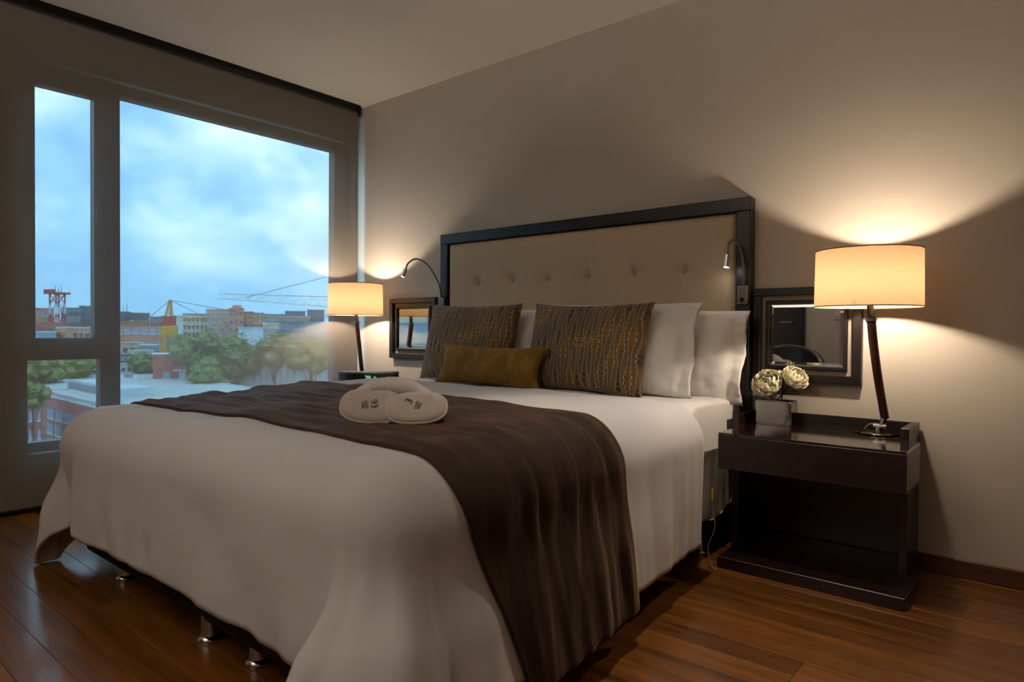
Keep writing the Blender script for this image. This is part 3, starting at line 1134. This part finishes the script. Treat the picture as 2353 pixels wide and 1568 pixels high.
def printed(parent, mt, txt, size, x, z, rot, sx=1.0):
    c = bpy.data.curves.new('print', 'FONT')
    c.body = txt
    c.size = size
    c.extrude = 0.0002
    c.align_x = 'CENTER'
    c.align_y = 'CENTER'
    c.materials.append(M['ink'])
    tmp = bpy.data.objects.new('print', c)
    COL.objects.link(tmp)
    bpy.context.view_layer.update()
    me = bpy.data.meshes.new_from_object(tmp.evaluated_get(bpy.context.evaluated_depsgraph_get()))
    bpy.data.objects.remove(tmp)
    o = link('print', me, parent)
    o.matrix_local = mt @ Matrix.Translation((x, -0.0096, z)) @ Matrix.Rotation(rot, 4, 'Y') @ Matrix.Rotation(pi / 2, 4, 'X') @ Matrix.Diagonal((sx, 1, 1, 1))
    return o


def vdir(dx, dy, dz):
    """offset along view-right, away from the camera, and up (horizontal frame of the bundle)"""
    return Vector((SX + math.cos(sl_view) * dx - math.sin(sl_view) * dy, SY + math.sin(sl_view) * dx + math.cos(sl_view) * dy, SZ + dz))


t1, m1_ = slipper(vdir(-0.064, 0.004, 0.046), sl_view, R(-30), R(4), 0.176, 0.100, 'left slipper of the white folded pair, sole print reading downward')
printed(t1, m1_, '93', 0.027, 0.008, 0.004, R(72))
printed(t1, m1_, 'LUXURY', 0.0115, -0.013, 0.000, R(78), 0.62)
printed(t1, m1_, 'SUITES', 0.0115, -0.023, -0.002, R(78), 0.62)
t2, m2_ = slipper(vdir(0.066, -0.014, 0.044), sl_view, R(-34), R(-3), 0.168, 0.094, 'right slipper of the white folded pair, overlapping the left one')
printed(t2, m2_, '3', 0.030, -0.020, 0.018, R(-62))
printed(t2, m2_, 'LUXURY', 0.011, 0.000, 0.004, R(-66), 0.62)
printed(t2, m2_, 'SUITES', 0.011, 0.009, 0.001, R(-66), 0.62)


def fold_pt(u, v):
    # rolled cuff of towelling arched over the back of the pair
    x = (u - .5) * 0.255 - 0.006
    arch = 1 - (2 * u - 1) ** 2
    an = v * 2 * pi
    rr = 0.019 + 0.012 * arch ** .5
    cy, cz = 0.066 - 0.02 * (1 - arch), 0.040 + 0.062 * arch ** 0.6 - 0.016 * u
    return vdir(x, cy + rr * 1.3 * math.cos(an), cz + rr * math.sin(an) + 0.003 * nz(u * 12, v * 4))


fo = MB().grid(fold_pt, 40, 16).build('cuff', M['terry'], None, True)
fo.parent = t1
fo.matrix_parent_inverse = (Matrix.Translation(t1.location) @ Matrix.Rotation(sl_view, 4, 'Z')).inverted()

# ------------------------------------------------------------------ clock radio on the left night stand
ck = thing('clock_radio', 'black clock radio with green display on the left nightstand', 'clock', (0.560, -0.335, NT), R(42))
N = 24
prof = []
for k in range(N + 1):
    an = pi * (0.14 + 0.72 * k / N)
    prof.append((0.205 * math.cos(an), -0.145 * math.sin(an) + 0.075))
prof += [(-0.17, 0.09), (0.17, 0.09)]
MB().prism(prof, 0.006, 0.108).build('body', M['plastic'], ck)
MB().prism([(x * 1.01, y * 1.01) for x, y in prof], 0.108, 0.118).build('top_plate', M['gunmetal'], ck)
MB().prism([(x * .9, y * .9) for x, y in prof], 0.0, 0.006).build('foot', M['blackmetal'], ck)
for x0, w0, h0 in ((0.0, 0.030, 0.018), (0.05, 0.012, 0.012)):
    an = math.acos(max(-1, min(1, (x0 + w0 / 2) / 0.205)))
    y0 = -0.145 * math.sin(an) + 0.072
    MB().add([(x0, y0 - .001, 0.083), (x0 + w0, y0 + .001, 0.080), (x0 + w0 - .004, y0 + .001, 0.080 + h0), (x0 - .008, y0 - .001, 0.083 + h0)] +
             [(x0, y0 + .006, 0.083), (x0 + w0, y0 + .008, 0.080), (x0 + w0 - .004, y0 + .008, 0.080 + h0), (x0 - .008, y0 + .006, 0.083 + h0)],
             [(0, 1, 2, 3), (4, 5, 6, 7), (0, 1, 5, 4), (1, 2, 6, 5), (2, 3, 7, 6), (3, 0, 4, 7)]).build('display', M['clock'], ck)

# cord hanging between bed and night stand
pc = thing('power_cord', 'thin pale cord with a yellow tag hanging beside the right bed side', 'cord', (2.845, -0.50, 0))
MB().tube(bez([(0.0, 0.0, 0.30), (0.004, 0.0, 0.22), (0.014, -0.01, 0.15), (-0.006, -0.02, 0.08), (0.01, -0.03, 0.02), (0.035, -0.04, 0.004)], 8), 0.0022, 8).build('cord', M['cord'], pc, True)
MB().box(-0.004, 0.004, -0.003, 0.003, 0.255, 0.30, 0.001).build('label_tag', M['yellowtag'], pc)

# ------------------------------------------------------------------ the side of the room the mirrors show
dr = struct(MB().box(0.95, 1.83, RY + .001, RY + .045, 0.0, 2.1, 0.004).build('door_1', M['wenge_dark']))
MB().tube([(1.72, RY + .045, 1.0), (1.72, RY + .09, 1.0), (1.60, RY + .09, 1.0)], 0.009, 10).build('door_handle', M['steel'], dr, 'auto')
sw = MB().box(2.10, 2.185, RY + .0005, RY + .010, 1.03, 1.15, 0.003).build('light_switch', M['switch'])
tag(sw, 'white light switch on the wall seen in the right mirror', 'switch')
MB().box(2.125, 2.16, RY + .010, RY + .016, 1.06, 1.12, 0.002).build('rocker', M['switch'], sw)
ac = thing('armchair', 'dark round-backed leather armchair seen reflected in the right mirror', 'chair', (1.86, -3.35, 0))


def back_pt(u, v):
    an = pi * (0.0 + u)
    h = 0.42 + (0.36 * math.sin(pi * u) ** 0.7) * v
    r = 0.36 + 0.04 * v
    return (r * math.cos(an), -r * math.sin(an) * .9, h)


o = MB().grid(back_pt, 30, 8).build('backrest', M['leather'], ac, True)
modif(o, 'SOLIDIFY', thickness=0.05)
MB().lathe([(0.0, 0.28), (0.33, 0.28), (0.35, 0.32), (0.35, 0.42), (0.31, 0.46), (0.0, 0.47)], 32).build('seat', M['leather'], ac, 'auto')
for k in range(4):
    an = pi / 4 + k * pi / 2
    MB().tube([(0.24 * math.cos(an), 0.24 * math.sin(an), 0.29), (0.28 * math.cos(an), 0.28 * math.sin(an), 0.0)], [0.022, 0.015], 12).build('leg', M['wenge_dark'], ac, 'auto')

# ------------------------------------------------------------------ the city outside, at its real distance
GZ = -24.0
CM = {}
for n_, c_, r_ in (('orange_brick', (214, 152, 126), .85), ('pale_brick', (226, 182, 152), .85), ('red_brick', (182, 116, 108), .85), ('pink_brick', (204, 120, 106), .85),
                   ('cream_render', (230, 210, 182), .8), ('grey_render', (150, 154, 156), .8), ('white_render', (214, 218, 220), .75), ('slate_cladding', (110, 122, 140), .5),
                   ('dark_cladding', (108, 104, 108), .6), ('brown_roof', (160, 132, 124), .8), ('cement_roof', (184, 186, 182), .85), ('pale_roof', (190, 200, 206), .7),
                   ('dark_glass', (92, 102, 112), .25), ('pale_glass', (150, 176, 192), .3), ('crane_yellow', (214, 160, 40), .5), ('crane_pale', (208, 184, 120), .5),
                   ('mast_red', (186, 62, 56), .6), ('mast_white', (205, 205, 205), .6), ('cable_black', (40, 42, 46), .6), ('ground_grey', (112, 112, 108), .9),
                   ('bark', (104, 88, 66), .9), ('lime_panel', (130, 190, 70), .7)):
    CM[n_] = simple(n_, c_, r_, var=0.10, vscale=0.35, spec=0.3)
m, nt, b = new_mat('tree_foliage')
v = texcoord(nt, 'Object')
oi = nt.nodes.new('ShaderNodeObjectInfo')
nt.links.new(ramp(nt, noise_tex(nt, v, 0.6, 6, 0.7), [(0.3, lin((70, 76, 36))), (0.7, lin((170, 166, 100)))]), b.inputs['Base Color'])
b.inputs['Roughness'].default_value = 0.8
CM['foliage'] = m


def ray_dir(x, y):
    return RGT * ((x - 2353 / 2) / FPX) - UPV * ((y - 784) / FPX) + _f


def at_dist(x, y, D):
    d = ray_dir(x, y)
    return CAM + d * (D / math.hypot(d.x, d.y))


def at_z(x, y, z):
    d = ray_dir(x, y)
    return CAM + d * ((z - CAM.z) / d.z)


gr = MB().box(-1400, -8, -700, 1400, GZ - 1, GZ).build('street_ground', CM['ground_grey'])
gr['kind'] = 'structure'


def building(label, xl, xr, ytop, D, depth, wall, roof, rows=0, cols=0, glass='dark_glass', rot=0.0, fh=3.0, win=(0.6, 0.5), first=1.2, name='building', parapet=0.4, side=0):
    a, c = at_dist(xl, ytop, D), at_dist(xr, ytop, D)
    mid = (a + c) / 2
    wid = math.hypot(c.x - a.x, c.y - a.y)
    rz = math.atan2(c.y - a.y, c.x - a.x) + rot
    wid /= max(0.5, math.cos(rot))
    h = mid.z - GZ
    t = thing(name, label, 'building', (mid.x, mid.y, GZ), rz, 'buildings of the city outside')
    MB().box(-wid / 2, wid / 2, 0, depth, 0, h - parapet).build('wall', CM[wall], t)
    MB().box(-wid / 2 - .25, wid / 2 + .25, -.25, depth + .25, h - parapet, h).build('roof', CM[roof], t)
    if rows:
        cw = wid / cols
        me = MB().box(-cw * win[0] / 2, cw * win[0] / 2, -0.12, 0.12, -fh * win[1] / 2, fh * win[1] / 2).mesh('window', CM[glass])
        fm = MB().box(-cw * win[0] / 2 - .1, cw * win[0] / 2 + .1, -0.3, 0.0, -fh * win[1] / 2 - .18, -fh * win[1] / 2).mesh('sill', CM['white_render'])
        for r in range(rows):
            for k in range(cols):
                z = h - parapet - first - fh * r - fh * 0.3
                if z < 1:
                    continue
                o = link('window', me, t)
                o.location = (-wid / 2 + cw * (k + .5), 0, z)
                s2 = link('sill', fm, o)
        for r in range(rows if side else 0):
            for k in range(side):
                o = link('window', me, t)
                o.location = (wid / 2, depth * (k + .5) / side, h - parapet - first - fh * r - fh * .3)
                o.rotation_euler = (0, 0, pi / 2)
    return t, wid, h


# far skyline
building('dark slate far block on the skyline midway between orange tower and left lamp', 655, 702, 715, 620, 40, 'slate_cladding', 'slate_cladding')
building('far blue-grey block on the skyline nearest the left lamp shade', 706, 745, 712, 650, 40, 'slate_cladding', 'dark_cladding')
building('far pale low block on the skyline right of the orange apartment tower', 604, 660, 722, 560, 40, 'grey_render', 'dark_cladding')
building('small white far block just right of the yellow crane mast', 394, 420, 725, 480, 30, 'white_render', 'pale_roof')
building('far dark low hill-side block behind the yellow crane', 345, 392, 728, 520, 40, 'slate_cladding', 'brown_roof')
t, wd, h = building('dark slate block with flat overhanging brown roof left of the crane', 297, 344, 719, 330, 25, 'dark_cladding', 'brown_roof', 2, 4, 'dark_glass', 0, 3.4)
t, wd, h = building('blue-grey block with roof aerials beside the window mullion', 255, 299, 716, 340, 25, 'slate_cladding', 'slate_cladding')
for k in range(5):
    MB().tube([(-wd / 2 + wd * (k + .6) / 5.5, 6, h), (-wd / 2 + wd * (k + .6) / 5.5, 6, h + 2.2 + (k % 3) * 1.2)], 0.12, 6).build('aerial', CM['cable_black'], t)
# orange apartments
t, wd, h = building('cream and brick apartment block, left wing behind the big tree', 420, 478, 721, 312, 12, 'cream_render', 'brown_roof', 5, 6, 'dark_glass', 0, 3.2)
building('pale brick stepped apartment block left of the tallest orange tower', 474, 528, 711, 296, 12, 'pale_brick', 'pale_brick', 6, 5, 'pale_glass', 0, 3.1)
t, wd, h = building('tallest orange brick apartment tower in the middle of the skyline', 526, 560, 708, 280, 12, 'orange_brick', 'orange_brick', 6, 3, 'dark_glass', 0, 3.1, (0.35, 0.45), side=3)
MB().box(-1.5, 2.0, 4, 8, h, h + 1.2).build('roof_room', CM['orange_brick'], t)
building('orange brick apartment wing stepping down right of the tower', 558, 582, 716, 294, 10, 'orange_brick', 'brown_roof', 6, 2, 'dark_glass', 0, 3.1, (0.35, 0.45))
building('lower orange brick apartment wing at the right end of the tower', 580, 606, 719, 306, 10, 'pale_brick', 'brown_roof', 5, 3, 'dark_glass', 0, 3.1, (0.4, 0.45))
building('plain grey-white box building in front of the orange tower', 548, 606, 752, 215, 18, 'white_render', 'pale_roof')
building('pink low house with two windows right of the grey-white box', 604, 642, 743, 225, 16, 'pale_brick', 'cream_render', 2, 3, 'pale_glass', 0, 3.4)
building('long pale building behind the trees on the right of the pane', 640, 712, 727, 265, 20, 'grey_render', 'pale_roof', 3, 9, 'dark_glass', 0, 3.4, (0.6, 0.4))
building('pale grey sheds behind the rightmost tree', 700, 775, 741, 232, 20, 'grey_render', 'cement_roof', 2, 6, 'pale_glass', 0, 4.0, (0.5, 0.4))
building('wide low white wall building behind the tree trunks', 560, 775, 836, 190, 10, 'white_render', 'pale_roof', 1, 14, 'pale_glass', 0, 4.0, (0.5, 0.5))
t_, wd_, h_ = building('low white shop with green panels behind the tree trunks', 452, 562, 852, 200, 9, 'white_render', 'cement_roof')
for k in range(3):
    MB().box(-wd_ / 2 + 1 + k * 4.6, -wd_ / 2 + 2.6 + k * 4.6, -0.15, 0.1, h_ - 3.6, h_ - .8).build('green_panel', CM['lime_panel'], t_)
# mid orange block and low roofs
building('mid-distance orange brick block with long windows behind the crane', 262, 380, 745, 252, 16, 'orange_brick', 'brown_roof', 3, 6, 'pale_glass', 0, 4.2, (0.75, 0.42), 0.8)
for i, (xl, xr, yt, D, wl_, rf) in enumerate(((262, 330, 787, 238, 'pale_brick', 'cement_roof'), (318, 372, 792, 230, 'grey_render', 'pale_roof'), (262, 302, 815, 212, 'grey_render', 'dark_cladding'), (296, 352, 806, 221, 'white_render', 'cement_roof'))):
    building(['low brick workshop with grey roof under the orange block', 'low grey workshop with pale roof beside the crane base', 'dark-roofed low shed beside the mullion', 'white low shed with grey roof left of the red rooftop room'][i],
             xl, xr, yt, D, 6, wl_, rf, 1, 4, 'dark_glass', 0, 3.0)
# left pane
t, wd, h = building('brick block at the left edge of the upper small pane', 60, 124, 708, 365, 20, 'orange_brick', 'brown_roof', 4, 6, 'pale_glass', 0, 4.2, (0.4, 0.45))
building('grey glazed block with brown roof right of the red mast', 140, 186, 707, 350, 25, 'grey_render', 'brown_roof', 3, 3, 'dark_glass', 0, 4.6, (0.8, 0.5))
building('navy block at the right edge of the upper small pane', 182, 222, 703, 355, 25, 'slate_cladding', 'brown_roof')
building('long brick block with dark band below the red mast', 70, 160, 741, 295, 12, 'pink_brick', 'brown_roof', 2, 7, 'dark_glass', 0, 4.0, (0.6, 0.4))
building('brown-roofed block under the navy block', 120, 218, 750, 268, 12, 'brown_roof', 'brown_roof', 1, 6, 'dark_glass', 0, 4.0)
building('low shed with bright pale roof at the right of the small pane', 166, 222, 752, 235, 14, 'orange_brick', 'pale_roof', 1, 4, 'dark_glass', 0.3, 4.0)
building('low white shed at the left of the small pane', 82, 128, 762, 240, 10, 'pale_glass', 'white_render')

# red and white lattice mast
mt_ = at_dist(132, 757, 338)
mast = thing('radio_mast', 'red and white lattice radio mast on the roofs in the left pane', 'mast', (mt_.x, mt_.y, GZ), R(20))
hm = at_dist(132, 675, 338).z - GZ
sg = 9
for i in range(sg):
    z0, z1 = hm * i / sg, hm * (i + 1) / sg
    mb = MB()
    wv = 1.9
    for sx in (-wv, wv):
        for sy in (-wv, wv):
            mb.box(sx - .22, sx + .22, sy - .22, sy + .22, z0, z1)
    for s_ in (-1, 1):
        mb.tube([(-wv, s_ * wv, z0), (wv, s_ * wv, z1)], .16, 5).tube([(wv, s_ * wv, z0), (-wv, s_ * wv, z1)], .16, 5)
        mb.tube([(s_ * wv, -wv, z0), (s_ * wv, wv, z1)], .16, 5)
    mb.box(-wv, wv, -wv, wv, z1 - .2, z1)
    mb.build('lattice_section', CM['mast_red' if i % 2 == 0 else 'mast_white'], mast)
MB().box(-3.4, 3.4, -3.4, 3.4, hm - .3, hm + .5).box(-3.4, 3.4, -3.4, -3.2, hm + .5, hm + 1.6).build('platform', CM['mast_red'], mast)
for k in range(4):
    MB().tube([(-2.8 + 1.7 * k, 0, hm), (-2.8 + 1.7 * k, 0, hm + 2.2 + k % 2)], 0.12, 6).build('aerial', CM['cable_black'], mast)


def lattice(mb, p, q, w0, w1, n, bar=0.16):
    """square lattice boom from p to q"""
    p, q = Vector(p), Vector(q)
    d = (q - p).normalized()
    a = d.cross(Vector((0, 0, 1)))
    if a.length < 0.1:
        a = Vector((1, 0, 0))
    a.normalize()
    b_ = d.cross(a).normalized()
    prev = None
    for i in range(n + 1):
        c = p + (q - p) * (i / n)
        ww_ = w0 + (w1 - w0) * i / n
        cs = [c + (a * sx + b_ * sy) * ww_ / 2 for sx, sy in ((-1, -1), (1, -1), (1, 1), (-1, 1))]
        if prev:
            for k in range(4):
                mb.tube([prev[k], cs[k]], bar, 5)
                mb.tube([prev[k], cs[(k + 1) % 4]], bar * .7, 4)
        prev = cs
    return mb


# yellow tower crane
D1 = 195
cb = at_dist(388, 757, D1)
cr = thing('tower_crane', 'yellow tower crane standing left of the big tree', 'crane', (cb.x, cb.y, GZ))


def cl(x, y, D=D1, t_=None):
    return at_dist(x, y, D) - Vector((cb.x, cb.y, GZ))


zc = at_dist(388, 748, D1).z - GZ
lattice(MB(), (0, 0, 0), (0, 0, zc), 2.9, 2.9, 22, 0.26).build('tower', CM['crane_yellow'], cr)
MB().box(-1.6, 1.6, -1.6, 1.6, zc - 2.6, zc - 0.2).build('ballast', CM['crane_yellow'], cr)
MB().box(-1.3, 1.3, -1.7, 1.3, zc, zc + 2.4).build('cab', CM['mast_red'], cr)
MB().box(-.8, .8, -1.8, -1.6, zc + .6, zc + 1.8).build('cab_window', CM['dark_glass'], cr)
tip = cl(391, 690)
lattice(MB(), (0, 0, zc + 2.2), tip, 1.5, 0.4, 8, 0.14).build('tower_head', CM['crane_yellow'], cr)
j1, j0 = cl(760, 727, 175), cl(262, 745, 205)
root = Vector((0, 0, at_dist(388, 735, D1).z - GZ))
lattice(MB(), root, j1, 0.7, 0.5, 16, 0.05).build('jib', CM['crane_yellow'], cr)
lattice(MB(), root, j0, 0.8, 0.7, 6, 0.07).build('counter_jib', CM['crane_yellow'], cr)
for q in (root.lerp(j1, 0.25), root.lerp(j1, 0.62), root.lerp(j0, 0.45)):
    MB().tube([tip, q], 0.07, 5).build('tie_cable', CM['cable_black'], cr)
# second crane: only its long pale jib crosses the sky
q0, q1 = at_dist(507, 681, 150), at_dist(757, 694, 128)
c2 = thing('tower_crane', 'pale crane jib crossing the sky above the roofs, pointing left', 'crane', (q1.x, q1.y, GZ))
o0 = Vector((q1.x, q1.y, GZ))
ext = q1 + (q1 - q0) * 0.5
lattice(MB(), q0 - o0, ext - o0, 1.0, 2.3, 14, 0.045).build('jib', CM['crane_pale'], c2)
lattice(MB(), Vector((ext.x, ext.y, GZ)) - o0, ext - o0 + Vector((0, 0, .5)), 1.8, 1.8, 20, 0.12).build('tower', CM['crane_pale'], c2)
MB().tube([ext - o0 + Vector((0, 0, 8)), q0.lerp(q1, .25) - o0], 0.05, 5).build('tie_cable', CM['cable_black'], c2)
MB().tube([ext - o0, ext - o0 + Vector((0, 0, 8))], 0.4, 6).build('tower_head', CM['crane_pale'], c2)

# near building with the grey sheet roof and brick facade
ZR = -11.0
A_, B_ = at_z(92, 901, ZR - .6), at_z(232, 934, ZR - .6)
dr_ = (B_ - A_).normalized()
C_ = A_ + dr_ * ((B_ - A_).length * 2.1)
poly = [A_, C_, at_z(860, 948, ZR), at_z(577, 891, ZR), at_z(437, 867, ZR), at_z(300, 846, ZR), at_z(80, 864, ZR)]
nb = thing('building', 'near brick building with a wide grey sheet roof below the window', 'building', (A_.x, A_.y, GZ))


def nl(p, z=None):
    return Vector((p.x - A_.x, p.y - A_.y, (p.z if z is None else z) - GZ))


pl2 = [(nl(p).x, nl(p).y) for p in poly]
MB().prism(pl2, 0, ZR - GZ - 0.7).build('wall', CM['red_brick'], nb)
cen = sum((Vector(p) for p in pl2), Vector((0, 0))) / len(pl2)
MB().prism([tuple(cen + (Vector(p) - cen) * 1.006) for p in pl2], ZR - GZ - 0.7, ZR - GZ - .1).build('roof', CM['cement_roof'], nb)
MB().prism([tuple(cen + (Vector(p) - cen) * 1.010) for p in pl2], ZR - GZ - 1.1, ZR - GZ - .7).build('parapet', CM['white_render'], nb)
# roof sheets in rows across the slope, each a piece with its own lap
rv = (poly[3] - poly[4]).normalized()
rn_ = Vector((-rv.y, rv.x, 0))
if rn_.dot(CAM - poly[4]) < 0:
    rn_ = -rn_
p4 = nl(poly[4])
sm = MB().box(0, 9.8, 0, 2.36, 0, 0.10).box(0, 9.8, 2.2, 2.36, 0.1, 0.16).mesh('roof_sheet', CM['cement_roof'])


def inside(x, y):
    c = False
    n = len(pl2)
    for i in range(n):
        x1, y1 = pl2[i]
        x2, y2 = pl2[(i + 1) % n]
        if (y1 > y) != (y2 > y) and x < (x2 - x1) * (y - y1) / (y2 - y1) + x1:
            c = not c
    return c


ang = math.atan2(rv.y, rv.x)
pz = Vector((-math.sin(ang), math.cos(ang), 0))
sgn = 1 if pz.dot(rn_) > 0 else -1
cnt = 0
for i in range(-12, 14):
    for j in range(0, 34):
        o = p4 + rv * (i * 10.0) + pz * sgn * (j * 2.4 + (2.4 if sgn < 0 else 0) * 1 + 0.1)
        ok = all(inside((o + rv * a + pz * c).x, (o + rv * a + pz * c).y) for a in (0, 9.9) for c in (0, 2.4))
        if ok and cnt < 290:
            s_ = link('roof_sheet', sm, nb)
            s_.location = (o.x, o.y, ZR - GZ - .1)
            s_.rotation_euler = (R(0.8), 0, ang)
            cnt += 1
# facade windows of the near building
fd = Vector((dr_.x, dr_.y, 0))
fnrm = Vector((fd.y, -fd.x, 0))
if fnrm.dot(CAM - A_) < 0:
    fnrm = -fnrm
fa = math.atan2(fd.y, fd.x)
L_ = (C_ - A_).length
gm = MB().box(0, 0.85, -0.12, 0.10, 0, 1.75).mesh('window', CM['pale_glass'])
ms = MB().box(0, 0.85, -0.2, 0.2, -0.2, 0).mesh('sill', CM['white_render'])
for r in range(3):
    x = 5.0 if r else 5.6
    k = 0
    while x < L_ - 3:
        o = link('window', gm, nb)
        p = nl(A_) + fd * x + fnrm * 0.03
        o.location = (p.x, p.y, ZR - GZ - 5.0 - 2.9 * r)
        o.rotation_euler = (0, 0, fa)
        link('sill', ms, o)
        k += 1
        x += 1.05 if k % 4 else 2.1
# left flank: a darker brick wing with small windows
building('brick wing with small windows at the far left of the lower pane', 40, 99, 916, 132, 12, 'red_brick', 'cement_roof', 3, 3, 'pale_glass', 0, 3.0, (0.35, 0.5), 1.6)
# clerestory band behind the facade
clr = MB()
for k in range(22):
    p = nl(A_) - fnrm * 4.0 + fd * (3.0 + k * 1.15)
    clr.tube([(p.x, p.y, ZR - GZ), (p.x, p.y, ZR - GZ + 1.3)], 0.22, 6)
clr.build('louvre_band', CM['grey_render'], nb)['kind'] = 'stuff'
p0, p1 = nl(A_) - fnrm * 5.0 + fd * 2.0, nl(A_) - fnrm * 5.0 + fd * 29
MB().add([p0 + Vector((0, 0, ZR - p0.z - GZ)), p1 + Vector((0, 0, ZR - p1.z - GZ)), p1 + Vector((0, 0, ZR - p1.z - GZ + 1.5)), p0 + Vector((0, 0, ZR - p0.z - GZ + 1.5)),
          p0 + fnrm * -5 + Vector((0, 0, ZR - p0.z - GZ)), p1 + fnrm * -5 + Vector((0, 0, ZR - p1.z - GZ)), p1 + fnrm * -5 + Vector((0, 0, ZR - p1.z - GZ + 1.5)), p0 + fnrm * -5 + Vector((0, 0, ZR - p0.z - GZ + 1.5))],
         [(0, 1, 2, 3), (4, 5, 6, 7), (2, 3, 7, 6), (0, 4, 7, 3), (1, 2, 6, 5), (0, 1, 5, 4)]).build('roof_house', CM['pale_roof'], nb)


def roof_box(name, label, cat, xl, xr, ytop, ybot, wall, rows, cols, glass, cap, group=None):
    a, c = at_z(xl, ybot, ZR), at_z(xr, ybot, ZR)
    mid = (a + c) / 2
    D = math.hypot(mid.x - CAM.x, mid.y - CAM.y)
    h = at_dist((xl + xr) / 2, ytop, D).z - ZR
    wid = math.hypot(c.x - a.x, c.y - a.y) * 0.97
    va = math.atan2(CAM.y - mid.y, CAM.x - mid.x) + pi / 2
    t = thing(name, label, cat, (mid.x, mid.y, ZR), va)
    MB().box(-wid / 2, wid / 2, 0, wid * .7, 0, h).build('wall', CM[wall], t)
    MB().box(-wid / 2 - .2, wid / 2 + .2, -.2, wid * .7 + .2, h, h + .25).build('roof', CM[cap], t)
    for r in range(rows):
        for k in range(cols):
            cw = wid / cols
            MB().box(-wid / 2 + cw * (k + .22), -wid / 2 + cw * (k + .78), -.08, .08, h * (0.25 + .55 * r), h * (0.62 + .5 * r if r == 0 else .9)).build('window', CM[glass], t)
    return t, wid, h


t, wd, h = roof_box('roof_room', 'red brick rooftop room on the grey sheet roof', 'building', 353, 437, 815, 870, 'pink_brick', 0, 0, 'dark_glass', 'white_render')
MB().box(wd * .04, wd * .14, -.1, .1, h * .52, h * .78).build('window', CM['dark_glass'], t)
MB().box(-wd * .22, -wd * .06, -.12, .1, 0, h * .30).build('door', CM['pale_glass'], t)
MB().box(wd * .18, wd * .36, -.12, .1, 0, h * .28).build('door', CM['white_render'], t)
MB().box(wd * .02, wd * .38, -.9, .0, h * .30, h * .36).build('canopy', CM['white_render'], t)
t, wd, h = roof_box('roof_tank', 'small white box with dark opening standing on the grey roof', 'tank', 281, 311, 869, 899, 'white_render', 0, 0, 'dark_glass', 'white_render')
MB().box(-wd * .36, wd * .30, -.4, wd * .3, h + .25, h + .7).build('pipework', CM['brown_roof'], t)
roof_box('roof_room', 'white rooftop room with a row of windows in the lower left pane', 'building', 172, 236, 841, 868, 'white_render', 1, 5, 'dark_glass', 'pale_roof')
roof_box('roof_room', 'low white roof hut beside the window mullion', 'building', 262, 304, 838, 858, 'white_render', 1, 3, 'dark_glass', 'cement_roof')

# trees
def blob_crown(seed, wid, hei, n, leafn, ls):
    rg = random.Random(seed)
    mb = MB()
    cs = []
    for k in range(n):
        for _ in range(30):
            x, y, z = rg.uniform(-1, 1), rg.uniform(-1, 1), rg.uniform(-1, 1)
            if x * x + y * y + z * z < 1:
                break
        c = Vector((x * wid * .36, y * wid * .36, hei * .52 + z * hei * .34))
        r = wid * rg.uniform(.13, .20)
        cs.append((c, r))
        bm = bmesh.new()
        bmesh.ops.create_icosphere(bm, subdivisions=2, radius=r)
        for p in bm.verts:
            d = p.co.normalized()
            p.co = c + Vector((p.co.x, p.co.y, p.co.z * .75)) * (1 + .5 * noise.noise(d * 2.2 + c))
        mb.bm(bm)
    for k in range(leafn):
        c, r = rg.choice(cs)
        d = Vector((rg.gauss(0, 1), rg.gauss(0, 1), rg.gauss(0, .8))).normalized()
        p = c + d * r * rg.uniform(.85, 1.28)
        a = Vector((rg.gauss(0, 1), rg.gauss(0, 1), rg.gauss(0, 1))).normalized() * ls
        b_ = a.orthogonal().normalized() * ls * .7
        mb.add([p - a, p + b_, p + a, p - b_], [(0, 1, 2, 3)])
    return mb


def tree(label, xc, ytop, D, wpx, hpx, seed, trunk=True):
    p = at_dist(xc, ytop, D)
    wid = wpx / FPX * D
    hei = hpx / FPX * D
    h = p.z - GZ
    t = thing('tree', label, 'tree', (p.x, p.y, GZ), 0, 'trees outside the window')
    cw = blob_crown(seed, wid, hei, 30, 3000, wid * .022).build('crown', CM['foliage'], t)
    cw.location = (0, 0, h - hei * .98)
    cw['kind'] = 'stuff'
    tk = MB()
    tk.tube(bez([(0, 0, 0), (.3, .1, (h - hei) * .6), (-.2, 0, h - hei * .45)], 4), [wid * .03] * 4 + [wid * .022] * 4 + [wid * .012], 8)
    for k in range(4):
        an = k * 1.7 + seed
        tk.tube([(0, 0, (h - hei) * .8), (math.cos(an) * wid * .25, math.sin(an) * wid * .25, h - hei * .55)], [wid * .014, wid * .006], 6)
    tk.build('trunk', CM['bark'], t, True)
    return t


tree('largest dense green tree right of the yellow crane', 458, 742, 170, 118, 128, 1)
tree('lower broad tree filling the gap right of the largest tree', 540, 776, 185, 128, 95, 2)
tree('round-topped tree in the middle right of the big pane', 630, 759, 180, 96, 92, 3)
tree('yellow-lit loose tree nearest the left lamp', 715, 777, 175, 110, 88, 4)
tree('low tree in front of the trunks under the largest tree', 470, 838, 160, 70, 50, 5)
tree('dark bushy tree left of the red rooftop room', 328, 806, 200, 62, 54, 6)
tree('dark tree line at the top left of the lower small pane', 92, 822, 175, 90, 50, 7)
tree('dark tree right half of the lower small pane behind the roof', 172, 824, 190, 90, 44, 8)
tree('near tree at the left edge of the lower small pane', 74, 868, 112, 60, 70, 9)
tree('small tree behind the mullion among the low sheds', 290, 828, 206, 46, 36, 10)

# banded office block that only shows as stripes in the left mirror
ob = thing('building', 'banded office block reflected as stripes in the left mirror', 'building', (-70, -64, GZ), R(42))
MB().box(-14, 0, -40, 40, 0, 40).build('wall', CM['pale_glass'], ob)
for k in range(13):
    MB().box(-0.1, 0.35, -40, 40, 2.0 + 3.0 * k, 3.6 + 3.0 * k).build('spandrel', CM['cream_render'], ob)
